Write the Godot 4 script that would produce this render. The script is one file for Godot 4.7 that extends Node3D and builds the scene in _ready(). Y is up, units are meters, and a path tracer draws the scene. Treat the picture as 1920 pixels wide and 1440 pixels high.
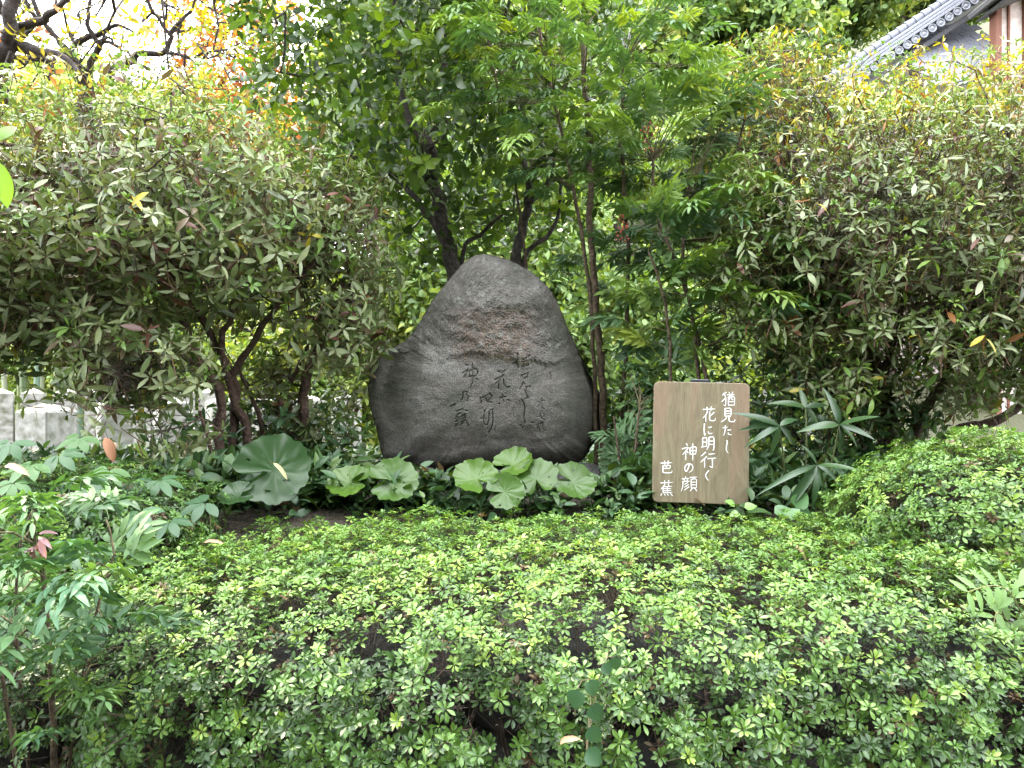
extends Node3D
# A carved poem stone between clipped azaleas. Units are metres, y is up, the camera stands at the origin looking along -z.

const FOCAL := 1413.0
const EYE := 1.55

var rng := RandomNumberGenerator.new()
var rough := FastNoiseLite.new()
var cache := {}


# ------------------------------------------------------------------ small helpers

class Builder:
	var v := PackedVector3Array()
	var n := PackedVector3Array()
	var c := PackedColorArray()
	var t := PackedVector2Array()
	var k := PackedInt32Array()

	func add(p: Vector3, nn: Vector3, col := Color.WHITE, uv := Vector2.ZERO) -> int:
		v.append(p); n.append(nn); c.append(col); t.append(uv)
		return v.size() - 1

	func tri(a: int, b: int, d: int) -> void:
		var f := (v[b] - v[a]).cross(v[d] - v[a])
		if f.dot(n[a] + n[b] + n[d]) > 0.0:
			k.append(a); k.append(d); k.append(b)
		else:
			k.append(a); k.append(b); k.append(d)

	func quad(a: int, b: int, d: int, e: int) -> void:
		tri(a, b, d); tri(a, d, e)

	func face(p: Array, col := Color.WHITE) -> void:   # flat polygon (fan), corners in order, outward side given by the order: counter-clockwise
		var nn: Vector3 = (p[1] - p[0]).cross(p[2] - p[0]).normalized()
		var first := v.size()
		for q in p:
			add(q, nn, col, Vector2(q.x, q.y))
		for i in range(1, p.size() - 1):
			tri(first, first + i, first + i + 1)

	func box(at: Transform3D, s: Vector3, bevel := 0.0, col := Color.WHITE) -> void:
		var h := s * 0.5
		var ax := [Vector3.RIGHT, Vector3.UP, Vector3.BACK]
		for i in 3:
			for sg in [-1.0, 1.0]:
				var nn: Vector3 = ax[i] * sg
				var uu: Vector3 = ax[(i + 1) % 3]
				var ww: Vector3 = ax[(i + 2) % 3]
				var hn: float = h[i]
				var hu: float = h[(i + 1) % 3] - bevel
				var hw: float = h[(i + 2) % 3] - bevel
				var first := v.size()
				for cc in [[-1, -1], [1, -1], [1, 1], [-1, 1]]:
					add(at * (nn * hn + uu * hu * cc[0] + ww * hw * cc[1]), at.basis * nn, col)
				quad(first, first + 1, first + 2, first + 3)
				if bevel > 0.0:
					for sg2 in [-1.0, 1.0]:   # the bevel strip towards the next axis
						var n2: Vector3 = uu * sg2
						var nb := (nn + n2).normalized()
						var f2 := v.size()
						for e in [-1.0, 1.0]:
							add(at * (nn * hn + n2 * hu + ww * hw * e), at.basis * nb, col)
							add(at * (nn * (hn - bevel) + n2 * (hu + bevel) + ww * hw * e), at.basis * nb, col)
						quad(f2, f2 + 1, f2 + 3, f2 + 2)

	func tube(p: PackedVector3Array, r: PackedFloat32Array, sides := 6, col := Color.WHITE, cap := false) -> void:
		var m := p.size()
		if m < 2:
			return
		var side := Vector3.RIGHT
		var prev := -1
		for i in m:
			var dir := (p[mini(i + 1, m - 1)] - p[maxi(i - 1, 0)]).normalized()
			if absf(dir.dot(side)) > 0.95:
				side = Vector3.BACK if absf(dir.z) < 0.9 else Vector3.UP
			side = (side - dir * dir.dot(side)).normalized()
			var up := dir.cross(side)
			var first := v.size()
			for s in sides:
				var a := TAU * s / sides
				var o := side * cos(a) + up * sin(a)
				add(p[i] + o * r[i], o, col)
			if prev >= 0:
				for s in sides:
					var s2 := (s + 1) % sides
					quad(prev + s, prev + s2, first + s2, first + s)
			prev = first
		if cap:
			var e := add(p[m - 1], (p[m - 1] - p[m - 2]).normalized(), col)
			for s in sides:
				tri(e, prev + s, prev + (s + 1) % sides)

	# a leaf: grows from the origin of at along its y axis, faces its z axis
	func leaf(at: Transform3D, length: float, width: float, peak := 0.45, fold := 0.25, droop := 0.4, steps := 4, col := Color.WHITE, edge := Color.WHITE, wave := 0.0) -> void:
		var power := log(0.5) / log(peak)
		var y := 0.0
		var z := 0.0
		var cl := []
		for i in steps + 1:
			var q := float(i) / steps
			var a := droop * q
			if i > 0:
				y += cos(a) * length / steps
				z -= sin(a) * length / steps
			var w := width * 0.5 * pow(maxf(sin(PI * pow(q, power)), 0.0), 0.85)
			var nn := Vector3(0, sin(a), cos(a))
			var mid := add(at * Vector3(0, y, z), at.basis * nn, col)
			if i == 0 or i == steps:
				cl.append([mid, mid, mid])
			else:
				var lift := fold * w + wave * w * sin(q * 9.0)
				var lift2 := fold * w - wave * w * sin(q * 9.0 + 1.0)
				var l := add(at * (Vector3(-w, y, z) + nn * lift), at.basis * (nn + Vector3(fold, 0, 0)).normalized(), edge)
				var r := add(at * (Vector3(w, y, z) + nn * lift2), at.basis * (nn + Vector3(-fold, 0, 0)).normalized(), edge)
				cl.append([l, mid, r])
		for i in steps:
			var a: Array = cl[i]
			var b: Array = cl[i + 1]
			if a[0] != a[1]:
				tri(a[0], a[1], b[1]); tri(a[1], a[2], b[1])
			if b[0] != b[1]:
				tri(a[0], b[1], b[0]); tri(a[2], b[2], b[1])

	func mesh() -> ArrayMesh:
		var arr := []
		arr.resize(Mesh.ARRAY_MAX)
		arr[Mesh.ARRAY_VERTEX] = v
		arr[Mesh.ARRAY_NORMAL] = n
		arr[Mesh.ARRAY_COLOR] = c
		arr[Mesh.ARRAY_TEX_UV] = t
		arr[Mesh.ARRAY_INDEX] = k
		var m := ArrayMesh.new()
		m.add_surface_from_arrays(Mesh.PRIMITIVE_TRIANGLES, arr)
		return m


func P(x: float, y: float, d: float) -> Vector3:
	return Vector3((x - 960.0) / FOCAL * d, EYE - (y - 720.0) / FOCAL * d, -d)


func lin(r: float, g: float, b: float) -> Color:
	return Color(r, g, b).linear_to_srgb()


func R(a: float, b: float) -> float:
	return rng.randf_range(a, b)


func rnd_dir() -> Vector3:
	var p := Vector3(rng.randfn(), rng.randfn(), rng.randfn())
	return p.normalized() if p.length() > 0.001 else Vector3.UP


func seeded(s: int) -> void:
	rng.seed = s * 7919 + 17


func named(called: String) -> String:
	return called


func thing(called: String, label: String, category: String, at := Vector3.ZERO, group := "") -> Node3D:
	var o := Node3D.new()
	o.name = called if not cache.has("n_" + called) else "%s_%03d" % [called, cache["n_" + called]]
	cache["n_" + called] = cache.get("n_" + called, 0) + 1
	add_child(o)
	o.position = at
	o.set_meta("label", label)
	o.set_meta("category", category)
	if group:
		o.set_meta("group", group)
	return o


func part(called: String, m: Mesh, mat: Material, parent: Node, at := Transform3D(), stuff := false) -> MeshInstance3D:
	var o := MeshInstance3D.new()
	var key := "p%d_%s" % [parent.get_instance_id(), called]
	o.name = called if not cache.has(key) else "%s_%03d" % [called, cache[key]]
	cache[key] = cache.get(key, 0) + 1
	o.mesh = m
	o.material_override = mat
	o.transform = at
	parent.add_child(o)
	if stuff:
		o.set_meta("kind", "stuff")
	return o


func structure(called: String, m: Mesh, mat: Material, label: String, category: String) -> MeshInstance3D:
	var o := part(called, m, mat, self)
	o.set_meta("kind", "structure")
	o.set_meta("label", label)
	o.set_meta("category", category)
	return o


func aim(dir: Vector3, roll: float, scale := 1.0, at := Vector3.ZERO) -> Transform3D:   # y axis along dir
	var y := dir.normalized()
	var x := y.cross(Vector3.BACK if absf(y.z) < 0.9 else Vector3.RIGHT).normalized()
	var z := x.cross(y)
	var b := Basis(x, y, z) * Basis(Vector3.UP, roll)
	return Transform3D(b.scaled_local(Vector3.ONE * scale), at)


func leaf_frame(base: Vector3, dir: Vector3, up: Vector3) -> Transform3D:   # y along dir, z as near to up as can be
	var y := dir.normalized()
	var x := y.cross(up)
	if x.length() < 0.01:
		x = y.cross(Vector3.RIGHT)
	x = x.normalized()
	return Transform3D(Basis(x, y, x.cross(y)), base)


# ------------------------------------------------------------------ materials

func leaf_material(color := Color.WHITE, gloss := 0.45, through := 0.8) -> StandardMaterial3D:
	var key := "leaf%s%.2f%.2f" % [color.to_html(), gloss, through]
	if cache.has(key):
		return cache[key]
	var m := StandardMaterial3D.new()
	m.albedo_color = color
	m.vertex_color_use_as_albedo = true
	m.roughness = gloss
	m.metallic_specular = 0.5
	m.cull_mode = BaseMaterial3D.CULL_DISABLED
	m.backlight_enabled = true
	m.backlight = Color(through, through, through * 0.55)
	cache[key] = m
	return m


func noise_texture(freq: float, ramp: Array, seed_ := 1, octaves := 5, size := 512) -> NoiseTexture2D:
	var f := FastNoiseLite.new()
	f.noise_type = FastNoiseLite.TYPE_SIMPLEX_SMOOTH
	f.frequency = freq
	f.fractal_octaves = octaves
	f.seed = seed_
	var t := NoiseTexture2D.new()
	t.width = size
	t.height = size
	t.seamless = true
	t.noise = f
	if ramp:
		var g := Gradient.new()
		var offs := PackedFloat32Array()
		var cols := PackedColorArray()
		for q in ramp:
			offs.append(q[0])
			cols.append(q[1])
		g.offsets = offs
		g.colors = cols
		t.color_ramp = g
	return t


func textured(ramp: Array, freq: float, scale: float, rough_ := 0.9, relief := 0.0, seed_ := 1, relief_freq := 0.03) -> StandardMaterial3D:
	var m := StandardMaterial3D.new()
	m.albedo_texture = noise_texture(freq, ramp, seed_)
	m.uv1_triplanar = true
	m.uv1_world_triplanar = true
	m.uv1_scale = Vector3.ONE * scale
	m.roughness = rough_
	m.vertex_color_use_as_albedo = true
	if relief > 0.0:
		m.heightmap_enabled = true
		m.heightmap_scale = relief
		m.heightmap_texture = noise_texture(relief_freq, [], seed_ + 50)
	return m


# ------------------------------------------------------------------ plants: meshes of sprigs

func rosette(seed_: int, leaves: int, length: float, width: float, spread: float, inner: int, stem: float, loose := 0.42, peak := 0.5) -> ArrayMesh:
	# a whorl of leaves round the tip of a shoot, young upright leaves in the middle, the shoot running back along -y
	seeded(seed_)
	var b := Builder.new()
	for i in leaves:
		var a := TAU * i / leaves * 1.0 + R(-loose, loose)
		var tilt := spread + R(-loose, loose)
		var dir := Vector3(cos(a) * sin(tilt), cos(tilt), sin(a) * sin(tilt))
		var s := R(1.0 - loose, 1.15)
		var sh := R(0.72, 1.25)
		var fr := leaf_frame(dir * 0.004 + Vector3(0, R(-0.2, 0.0) * length, 0), dir, Vector3.UP + rnd_dir() * 0.35)
		b.leaf(fr, length * s, width * s * R(0.85, 1.15), peak, R(0.12, 0.45), R(0.0, 0.9), 4, Color(sh * 1.14, sh * 1.1, sh * 1.1), Color(sh * R(0.92, 1.08), sh, sh * R(0.8, 1.1)), 0.08)
	for i in inner:
		var a := TAU * i / inner + R(-0.4, 0.4)
		var tilt := R(0.2, 0.6)
		var dir := Vector3(cos(a) * sin(tilt), cos(tilt), sin(a) * sin(tilt))
		b.leaf(leaf_frame(Vector3(0, 0.002, 0), dir, Vector3(-dir.x, 1, -dir.z)), length * R(0.4, 0.6), width * R(0.4, 0.6), 0.5, 0.3, -0.1, 3, Color(1.35, 1.25, 1.1), Color(1.3, 1.22, 1.0))
	if stem > 0.0:
		b.tube(PackedVector3Array([Vector3(R(-0.2, 0.2) * stem, -stem, R(-0.2, 0.2) * stem), Vector3(0, -stem * 0.4, 0), Vector3.ZERO]), PackedFloat32Array([length * 0.03, length * 0.025, length * 0.02]), 4, Color(0.9, 0.45, 0.6))
	return b.mesh()


func spray(seed_: int, count: int, length: float, width: float, stem: float, peak: float, tilt0: float, droop: float, twig: Color) -> ArrayMesh:
	# leaves set alternately along a twig
	seeded(seed_)
	var b := Builder.new()
	var pts := PackedVector3Array()
	var rad := PackedFloat32Array()
	for i in 5:
		var q := i / 4.0
		pts.append(Vector3(sin(q * 2.0 + seed_) * stem * 0.06, stem * q, cos(q * 2.4) * stem * 0.05))
		rad.append(lerpf(length * 0.03, length * 0.014, q))
	b.tube(pts, rad, 4, twig)
	for i in count:
		var q := (i + 0.6) / count
		var a := 2.4 * i + R(-0.4, 0.4)
		var tilt := tilt0 * (1.0 - 0.45 * q) + R(-0.25, 0.25)
		var dir := Vector3(cos(a) * sin(tilt), cos(tilt), sin(a) * sin(tilt))
		var s := R(0.65, 1.1)
		var sh := R(0.75, 1.25)
		var base := Vector3(sin(q * 2.0 + seed_) * stem * 0.06, stem * q, cos(q * 2.4) * stem * 0.05)
		b.leaf(leaf_frame(base, dir, Vector3.UP + rnd_dir() * 0.5), length * s, width * s, peak, R(0.1, 0.35), droop * R(0.5, 1.4), 4, Color(sh * 1.1, sh * 1.08, sh), Color(sh, sh, sh), 0.05)
	return b.mesh()


func frond(seed_: int, length: float, leaflet: float, width: float) -> ArrayMesh:
	# compound leaf of heavenly bamboo: a drooping stalk with side stalks of narrow leaflets
	seeded(seed_)
	var b := Builder.new()
	var spine := PackedVector3Array()
	var rad := PackedFloat32Array()
	for i in 7:
		var q := i / 6.0
		spine.append(Vector3(R(-0.01, 0.01), length * q * (1.0 - 0.12 * q), -length * 0.38 * q * q))
		rad.append(lerpf(0.0016, 0.0006, q))
	b.tube(spine, rad, 4, Color(0.9, 0.85, 0.8))
	for i in range(2, 7):
		var base := spine[i]
		var along := (spine[i] - spine[i - 1]).normalized()
		for s in ([-1, 1] if i < 6 else [0]):
			var dir: Vector3 = (along * 0.75 + Vector3(s * 0.95, 0, 0.12)).normalized() if s != 0 else along
			var ln := length * (0.34 - 0.035 * i) * R(0.85, 1.15)
			var tip := base + dir * ln + Vector3(0, 0, -ln * 0.15)
			b.tube(PackedVector3Array([base, base.lerp(tip, 0.5) + Vector3(0, 0, 0.004), tip]), PackedFloat32Array([0.0009, 0.0007, 0.0005]), 3, Color(0.9, 0.85, 0.8))
			var pairs := 2 if i < 5 else 1
			for j in range(0, pairs + 1):
				var q := 1.0 if j == pairs else 0.4 + 0.35 * j
				var p := base.lerp(tip, q)
				for t in ([-1, 1] if j < pairs else [0]):
					var x := dir.cross(Vector3.BACK).normalized()
					var d2: Vector3 = (dir * (0.7 if t != 0 else 1.0) + x * t * 0.85 + Vector3(0, 0, R(-0.45, 0.1))).normalized()
					var sh := R(0.8, 1.25)
					b.leaf(leaf_frame(p, d2, Vector3.BACK + rnd_dir() * 0.35), leaflet * R(0.75, 1.15), width * R(0.8, 1.15), 0.4, R(0.12, 0.4), R(0.2, 0.9), 4, Color(sh * 1.12, sh * 1.1, sh * 1.1), Color(sh, sh, sh))
	return b.mesh()


func clump(seed_: int, count: int, radius: float, length: float, width: float) -> ArrayMesh:
	seeded(seed_)
	var b := Builder.new()
	for i in count:
		var p := rnd_dir() * radius * pow(rng.randf(), 0.5)
		p.y *= 0.6
		var sh := R(0.7, 1.3)
		var dir := (rnd_dir() + Vector3(0, -0.2, 0) + p / radius * 0.6).normalized()
		b.leaf(leaf_frame(p, dir, Vector3.UP * 1.2 + rnd_dir() * 0.8), length * R(0.7, 1.2), width * R(0.7, 1.2), 0.5, R(0.0, 0.4), R(0.0, 0.7), 3, Color(sh, sh, sh), Color(sh, sh, sh))
	return b.mesh()


# ------------------------------------------------------------------ plants: filling shapes with sprigs

func inside(p: Vector3, shapes: Array) -> Array:   # [how deep below the surface (m), outward direction]
	var best := -1e9
	var out := Vector3.UP
	for s in shapes:
		var q: Vector3 = (p - s[0]) / s[1]
		var e: float = s[2]
		var l := pow(pow(absf(q.x), e) + pow(absf(q.y), e) + pow(absf(q.z), e), 1.0 / e)
		var r: Vector3 = s[1]
		var grad := Vector3(signf(q.x) * pow(absf(q.x), e - 1) / r.x, signf(q.y) * pow(absf(q.y), e - 1) / r.y, signf(q.z) * pow(absf(q.z), e - 1) / r.z)
		var depth := (1.0 - l) * minf(r.x, minf(r.y, r.z))
		if depth > best:
			best = depth
			out = grad.normalized()
	return [best, out]


# points in the outer layer of a union of rounded shapes, at least gap apart: [place, outward, depth]
func shell(shapes: Array, thick: float, gap: float, tries: int, seed_: int, lump: float, hole: float, freq: float, keep: Callable) -> Array:
	seeded(seed_)
	var f := FastNoiseLite.new()
	f.seed = seed_
	f.frequency = freq
	f.fractal_octaves = 2
	var lo := Vector3.ONE * 1e9
	var hi := -lo
	for s in shapes:
		lo = lo.min(s[0] - s[1])
		hi = hi.max(s[0] + s[1])
	lo -= Vector3.ONE * lump
	hi += Vector3.ONE * lump
	var taken := {}
	var found := []
	for i in tries:
		var p := Vector3(R(lo.x, hi.x), R(lo.y, hi.y), R(lo.z, hi.z))
		if not keep.call(p):
			continue
		var d := inside(p, shapes)
		if d[0] < -lump or d[0] > thick + lump:
			continue
		var w := f.get_noise_3dv(p)
		var w2 := f.get_noise_3dv(p * 2.3 + Vector3(31, 7, 3))
		var depth: float = d[0] + lump * (w + 0.4 * w2) * 2.0
		if depth < 0.0 or depth > thick or w2 * 0.6 + w < -hole:
			continue
		if rng.randf() < pow(depth / thick, 0.9) * 0.9:
			continue
		var c := Vector3i((p / gap).floor())
		if taken.has(c):
			continue
		var near := false
		for dx in [-1, 0, 1]:
			for dy in [-1, 0, 1]:
				for dz in [-1, 0, 1]:
					var o = taken.get(c + Vector3i(dx, dy, dz))
					if o != null and p.distance_squared_to(o) < gap * gap * 0.7:
						near = true
		if near:
			continue
		taken[c] = p
		found.append([p, d[1], depth / thick, w])
	return found


func framed(p: Vector3) -> float:   # how large it shows: nearness, nothing outside the picture
	if p.z > -0.3:
		return 0.0
	var x := 960.0 + p.x / -p.z * FOCAL
	var y := 720.0 - (p.y - EYE) / -p.z * FOCAL
	if x < 0 or x > 1920 or y < 0 or y > 1440:
		return 0.0
	return 1.0 / -p.z


# items: [transform, mesh number, colour number, depth]; the ones that show largest become parts, the rest one mass
func foliate(parent: Node3D, called: String, mass: String, meshes: Array, colors: Array, items: Array, gloss: float, through: float, most := 300) -> void:
	var order := []
	for i in items.size():
		var s := framed(parent.position + items[i][0].origin) * (1.0 if items[i][3] < 0.35 else 0.2)
		if s > 0.0:
			order.append([s, i])
	order.sort_custom(func(a, b): return a[0] > b[0])
	var own := {}
	for j in mini(most, order.size()):
		own[order[j][1]] = true
	var piles := {}
	for i in items.size():
		var it: Array = items[i]
		if own.has(i):
			part(called, meshes[it[1]], leaf_material(colors[it[2]].linear_to_srgb(), gloss, through), parent, it[0])
		else:
			if not piles.has(it[1]):
				piles[it[1]] = []
			piles[it[1]].append(it)
	if piles.is_empty():
		return
	var holder: Node3D = parent
	if piles.size() > 1:
		holder = Node3D.new()
		holder.name = mass
		holder.set_meta("kind", "stuff")
		parent.add_child(holder)
	for mi in piles:
		spread(holder, mass, meshes[mi], leaf_material(Color.WHITE, gloss, through), piles[mi], colors)


func spread(parent: Node3D, called: String, m: Mesh, mat: Material, items: Array, colors: Array) -> MultiMeshInstance3D:
	var mm := MultiMesh.new()
	mm.transform_format = MultiMesh.TRANSFORM_3D
	mm.use_colors = true
	mm.mesh = m
	mm.instance_count = items.size()
	for i in items.size():
		mm.set_instance_transform(i, items[i][0])
		var c: Color = colors[items[i][2]]
		mm.set_instance_color(i, c)
	var o := MultiMeshInstance3D.new()
	o.name = called
	o.multimesh = mm
	o.material_override = mat
	o.set_meta("kind", "stuff")
	parent.add_child(o, true)
	return o


# joins targets to a skeleton by the shortest way; thin where little hangs on it
func grow(b: Builder, nodes: PackedVector3Array, targets: Array, step: float, tip: float, power: float, col: Color, wander := 0.25, sides := 5, thick := 6.0) -> void:
	var parent := PackedInt32Array()
	for i in nodes.size():
		parent.append(-1)
	var burden := PackedFloat32Array()
	burden.resize(nodes.size())
	var order := []
	for t in targets:
		var best := 1e9
		for q in nodes:
			best = minf(best, q.distance_squared_to(t))
		order.append([best, t])
	order.sort_custom(func(a, c): return a[0] < c[0])
	for o in order:
		var t: Vector3 = o[1]
		var best := 1e9
		var at := 0
		for i in nodes.size():
			var d := nodes[i].distance_squared_to(t)
			if d < best:
				best = d
				at = i
		var from := nodes[at]
		var dist := sqrt(best)
		var count := maxi(1, int(dist / step))
		var bend := rnd_dir() * dist * wander
		for j in count:
			var q := float(j + 1) / count
			nodes.append(from.lerp(t, q) + bend * sin(q * PI) * 0.5 + Vector3(0, -dist * 0.12 * sin(q * PI), 0) + rnd_dir() * step * 0.12)
			parent.append(at)
			burden.append(0.0)
			at = nodes.size() - 1
		while at >= 0:
			burden[at] += 1.0
			at = parent[at]
	for i in nodes.size():
		var p := parent[i]
		if p >= 0:
			var r0 := tip * pow(maxf(burden[p], burden[i]) if parent[p] >= 0 else burden[i] * 1.1, power)
			var r1 := minf(tip * pow(burden[i], power), tip * thick)
			r0 = minf(r0, tip * thick)
			var sh := R(0.8, 1.2)
			b.tube(PackedVector3Array([nodes[p], nodes[i]]), PackedFloat32Array([minf(r0, r1 * 1.5), r1]), sides if r1 > tip * 1.6 else 4, Color(col.r * sh, col.g * sh, col.b * sh))


func smooth(p: Array, per := 6) -> PackedVector3Array:   # a curve through the points
	var out := PackedVector3Array()
	for i in p.size() - 1:
		var a: Vector3 = p[maxi(i - 1, 0)]
		var d: Vector3 = p[mini(i + 2, p.size() - 1)]
		for j in per:
			out.append(p[i].cubic_interpolate(p[i + 1], a, d, float(j) / per))
	out.append(p[p.size() - 1])
	return out


func limb(parent: Node3D, called: String, pts: Array, r0: float, r1: float, mat: Material, col: Color, knots := 0.12, sides := 8) -> PackedVector3Array:
	var s := smooth(pts)
	var rad := PackedFloat32Array()
	for i in s.size():
		rad.append(lerpf(r0, r1, float(i) / (s.size() - 1)) * (1.0 + knots * rough.get_noise_3dv(s[i] * 40.0)))
		s[i] += Vector3(rough.get_noise_3dv(s[i] * 9.0), 0, rough.get_noise_3dv(s[i] * 9.0 + Vector3(9, 9, 9))) * r0 * 0.8
	var b := Builder.new()
	b.tube(s, rad, sides, col, true)
	part(called, b.mesh(), mat, parent)
	return s


func traced(points: Array, d0: float, d1: float) -> Array:
	var out := []
	for i in points.size():
		out.append(P(points[i][0], points[i][1], lerpf(d0, d1, float(i) / maxf(points.size() - 1, 1))))
	return out


func pick(weights: Array) -> int:
	var total := 0.0
	for w in weights:
		total += w
	var r := rng.randf() * total
	for i in weights.size():
		r -= weights[i]
		if r <= 0.0:
			return i
	return weights.size() - 1


# fine dry twigs between the leaves, one mass
func thicket(parent: Node3D, pts: Array, count: int, length: float, radius: float, sink: float) -> void:
	if not cache.has("stick"):
		var b := Builder.new()
		b.tube(PackedVector3Array([Vector3(0, -0.5, 0), Vector3(0.02, -0.1, 0.0), Vector3(0.0, 0.2, 0.02), Vector3(0, 0.5, 0)]), PackedFloat32Array([1.2, 1.0, 0.8, 0.5]), 4)
		cache["stick"] = b.mesh()
	var items := []
	for i in count:
		var p: Array = pts[rng.randi() % pts.size()]
		if p[1].y > 0.5 and sink > 0.1 and rng.randf() < 0.7:
			continue
		var dir: Vector3 = (p[1] * 0.7 + Vector3(0, 0.35, 0) + rnd_dir()).normalized()
		var at: Vector3 = p[0] - parent.position - p[1] * R(0.2, 1.0) * sink + rnd_dir() * 0.015
		var fr := aim(dir, R(0, TAU), 1.0, at)
		var r := radius * R(0.6, 1.3)
		var l := length * R(0.5, 1.3)
		fr.basis = Basis(fr.basis.x * r, fr.basis.y * l, fr.basis.z * r)
		items.append([fr, 0, rng.randi() % 4, 1.0])
	var bark_: StandardMaterial3D = textured([[0.2, Color(0.8, 0.8, 0.8)], [0.8, Color(1, 1, 1)]], 0.05, 2.0, 0.9, 0.0, 6) if not cache.has("stick_bark") else cache["stick_bark"]
	cache["stick_bark"] = bark_
	spread(parent, "dry_twigs", cache["stick"], bark_, items, [Color(0.07, 0.045, 0.035), Color(0.052, 0.035, 0.028), Color(0.10, 0.07, 0.055), Color(0.035, 0.025, 0.02)])


# ------------------------------------------------------------------ the place

var bark: StandardMaterial3D
var stone_mat: StandardMaterial3D

const WHITE := Color.WHITE


func _ready() -> void:
	var cam := Camera3D.new()
	cam.name = "camera"
	cam.fov = rad_to_deg(2.0 * atan(720.0 / FOCAL))
	cam.position = Vector3(0, EYE, 0)
	cam.near = 0.05
	cam.far = 400.0
	cam.current = true
	add_child(cam)

	var sky_mat := ProceduralSkyMaterial.new()
	sky_mat.sky_top_color = Color(0.97, 0.985, 1.0)
	sky_mat.sky_horizon_color = Color(0.68, 0.69, 0.70)
	sky_mat.sky_curve = 0.32
	sky_mat.ground_bottom_color = Color(0.25, 0.24, 0.22)
	sky_mat.ground_horizon_color = Color(0.6, 0.6, 0.58)
	sky_mat.sky_energy_multiplier = 1.7
	var env := Environment.new()
	env.background_mode = Environment.BG_SKY
	env.sky = Sky.new()
	env.sky.sky_material = sky_mat
	env.tonemap_mode = Environment.TONE_MAPPER_LINEAR
	env.tonemap_exposure = 4.5
	env.sdfgi_enabled = true
	env.ssao_enabled = true
	env.ssil_enabled = true
	var we := WorldEnvironment.new()
	we.name = "environment"
	we.environment = env
	add_child(we)

	var sun := DirectionalLight3D.new()
	sun.name = "sun"
	sun.light_energy = 0.8
	sun.light_color = Color(1.0, 0.94, 0.82)
	sun.light_angular_distance = 0.5
	sun.shadow_enabled = true
	add_child(sun)
	sun.look_at_from_position(Vector3.ZERO, -Vector3(-0.45, 0.76, -0.42), Vector3.UP)

	rough.seed = 3
	rough.frequency = 1.0
	rough.fractal_octaves = 3
	bark = textured([[0.2, Color(0.62, 0.6, 0.58)], [0.5, Color(0.8, 0.78, 0.76)], [0.8, Color(1, 1, 1)]], 0.02, 3.0, 0.95, 0.6, 5, 0.04)
	stone_mat = textured([[0.25, Color(0.62, 0.62, 0.62)], [0.5, Color(0.82, 0.81, 0.8)], [0.75, Color(1, 0.99, 0.97)]], 0.03, 2.2, 0.85, 0.35, 11, 0.05)

	ground()
	blocker_hedge()
	retaining_wall()
	house()
	shed()
	stone_fences()
	far_trees()
	background_bushes()
	bamboo_grove()
	cherry_trees()
	camellia()
	big_azaleas()
	nandinas()
	poem_stone()
	sign_board()
	hedges()
	low_plants()
	scraps()


# ------------------------------------------------------------------ ground and walls

func land(x: float, z: float) -> float:
	if z > -1.72:
		return 0.0
	if z > -1.80:
		return 1.0 * (-1.72 - z) / 0.08
	var y := 1.0 + 0.17 * smoothstep(-1.9, -2.5, z)
	y -= 0.42 * smoothstep(-3.4, -5.2, z)
	if z < -10.0:
		var rise := smoothstep(-9.0, 7.0, x + (z + 10.0) * 0.05)
		y += (-10.0 - z) * lerpf(0.05, 0.62, rise) * smoothstep(-10.0, -22.0, z)
		y += 1.5 * rough.get_noise_2d(x * 0.08, z * 0.08) * smoothstep(-10.0, -20.0, z)
	return y + 0.03 * rough.get_noise_2d(x * 1.7, z * 1.7) * smoothstep(-1.8, -2.2, z)


func sheet(xs: Array, zs: Array, shade: Callable) -> ArrayMesh:
	var b := Builder.new()
	for z in zs:
		for x in xs:
			var e := 0.05
			var nn := Vector3(land(x - e, z) - land(x + e, z), 2 * e, land(x, z - e) - land(x, z + e)).normalized()
			b.add(Vector3(x, land(x, z), z), nn, shade.call(x, z))
	var w := xs.size()
	for j in zs.size() - 1:
		for i in w - 1:
			b.quad(j * w + i, j * w + i + 1, (j + 1) * w + i + 1, (j + 1) * w + i)
	return b.mesh()


func ground() -> void:
	var xs := []
	for i in range(-40, 41):
		var q := i / 40.0
		xs.append(q * 6.0 + q * q * q * 94.0)
	var zs := [30.0, 15.0, 8.0, 4.0, 2.0, 0.0, -1.0, -1.5, -1.72, -1.8]
	var z := -1.9
	while z > -10.0:
		zs.append(z)
		z -= 0.1 + (-z - 1.9) * 0.05
	zs.append(-10.0)
	var soil := textured([[0.2, Color(0.55, 0.5, 0.45)], [0.5, Color(0.8, 0.76, 0.7)], [0.8, Color(1, 1, 0.98)]], 0.05, 1.6, 0.95, 0.8, 21, 0.08)
	structure("ground", sheet(xs, zs, func(x, zz):
		if zz > -1.7:
			return Color(0.07, 0.068, 0.065)
		if zz < -4.0:
			return Color(0.07, 0.06, 0.04).lerp(Color(0.42, 0.39, 0.34), smoothstep(0.8, 2.2, x))
		return Color(0.05, 0.04, 0.03)), soil, "dark soil bed that turns to pale gravel behind the shrubs", "ground")
	var zs2 := []
	z = -10.0
	while z > -120.0:
		zs2.append(z)
		z -= 1.5 + (-z - 10.0) * 0.06
	structure("hillside", sheet(xs, zs2, func(_x, _z): return Color(0.06, 0.07, 0.03)), soil, "wooded hillside rising behind the garden", "hillside")


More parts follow.
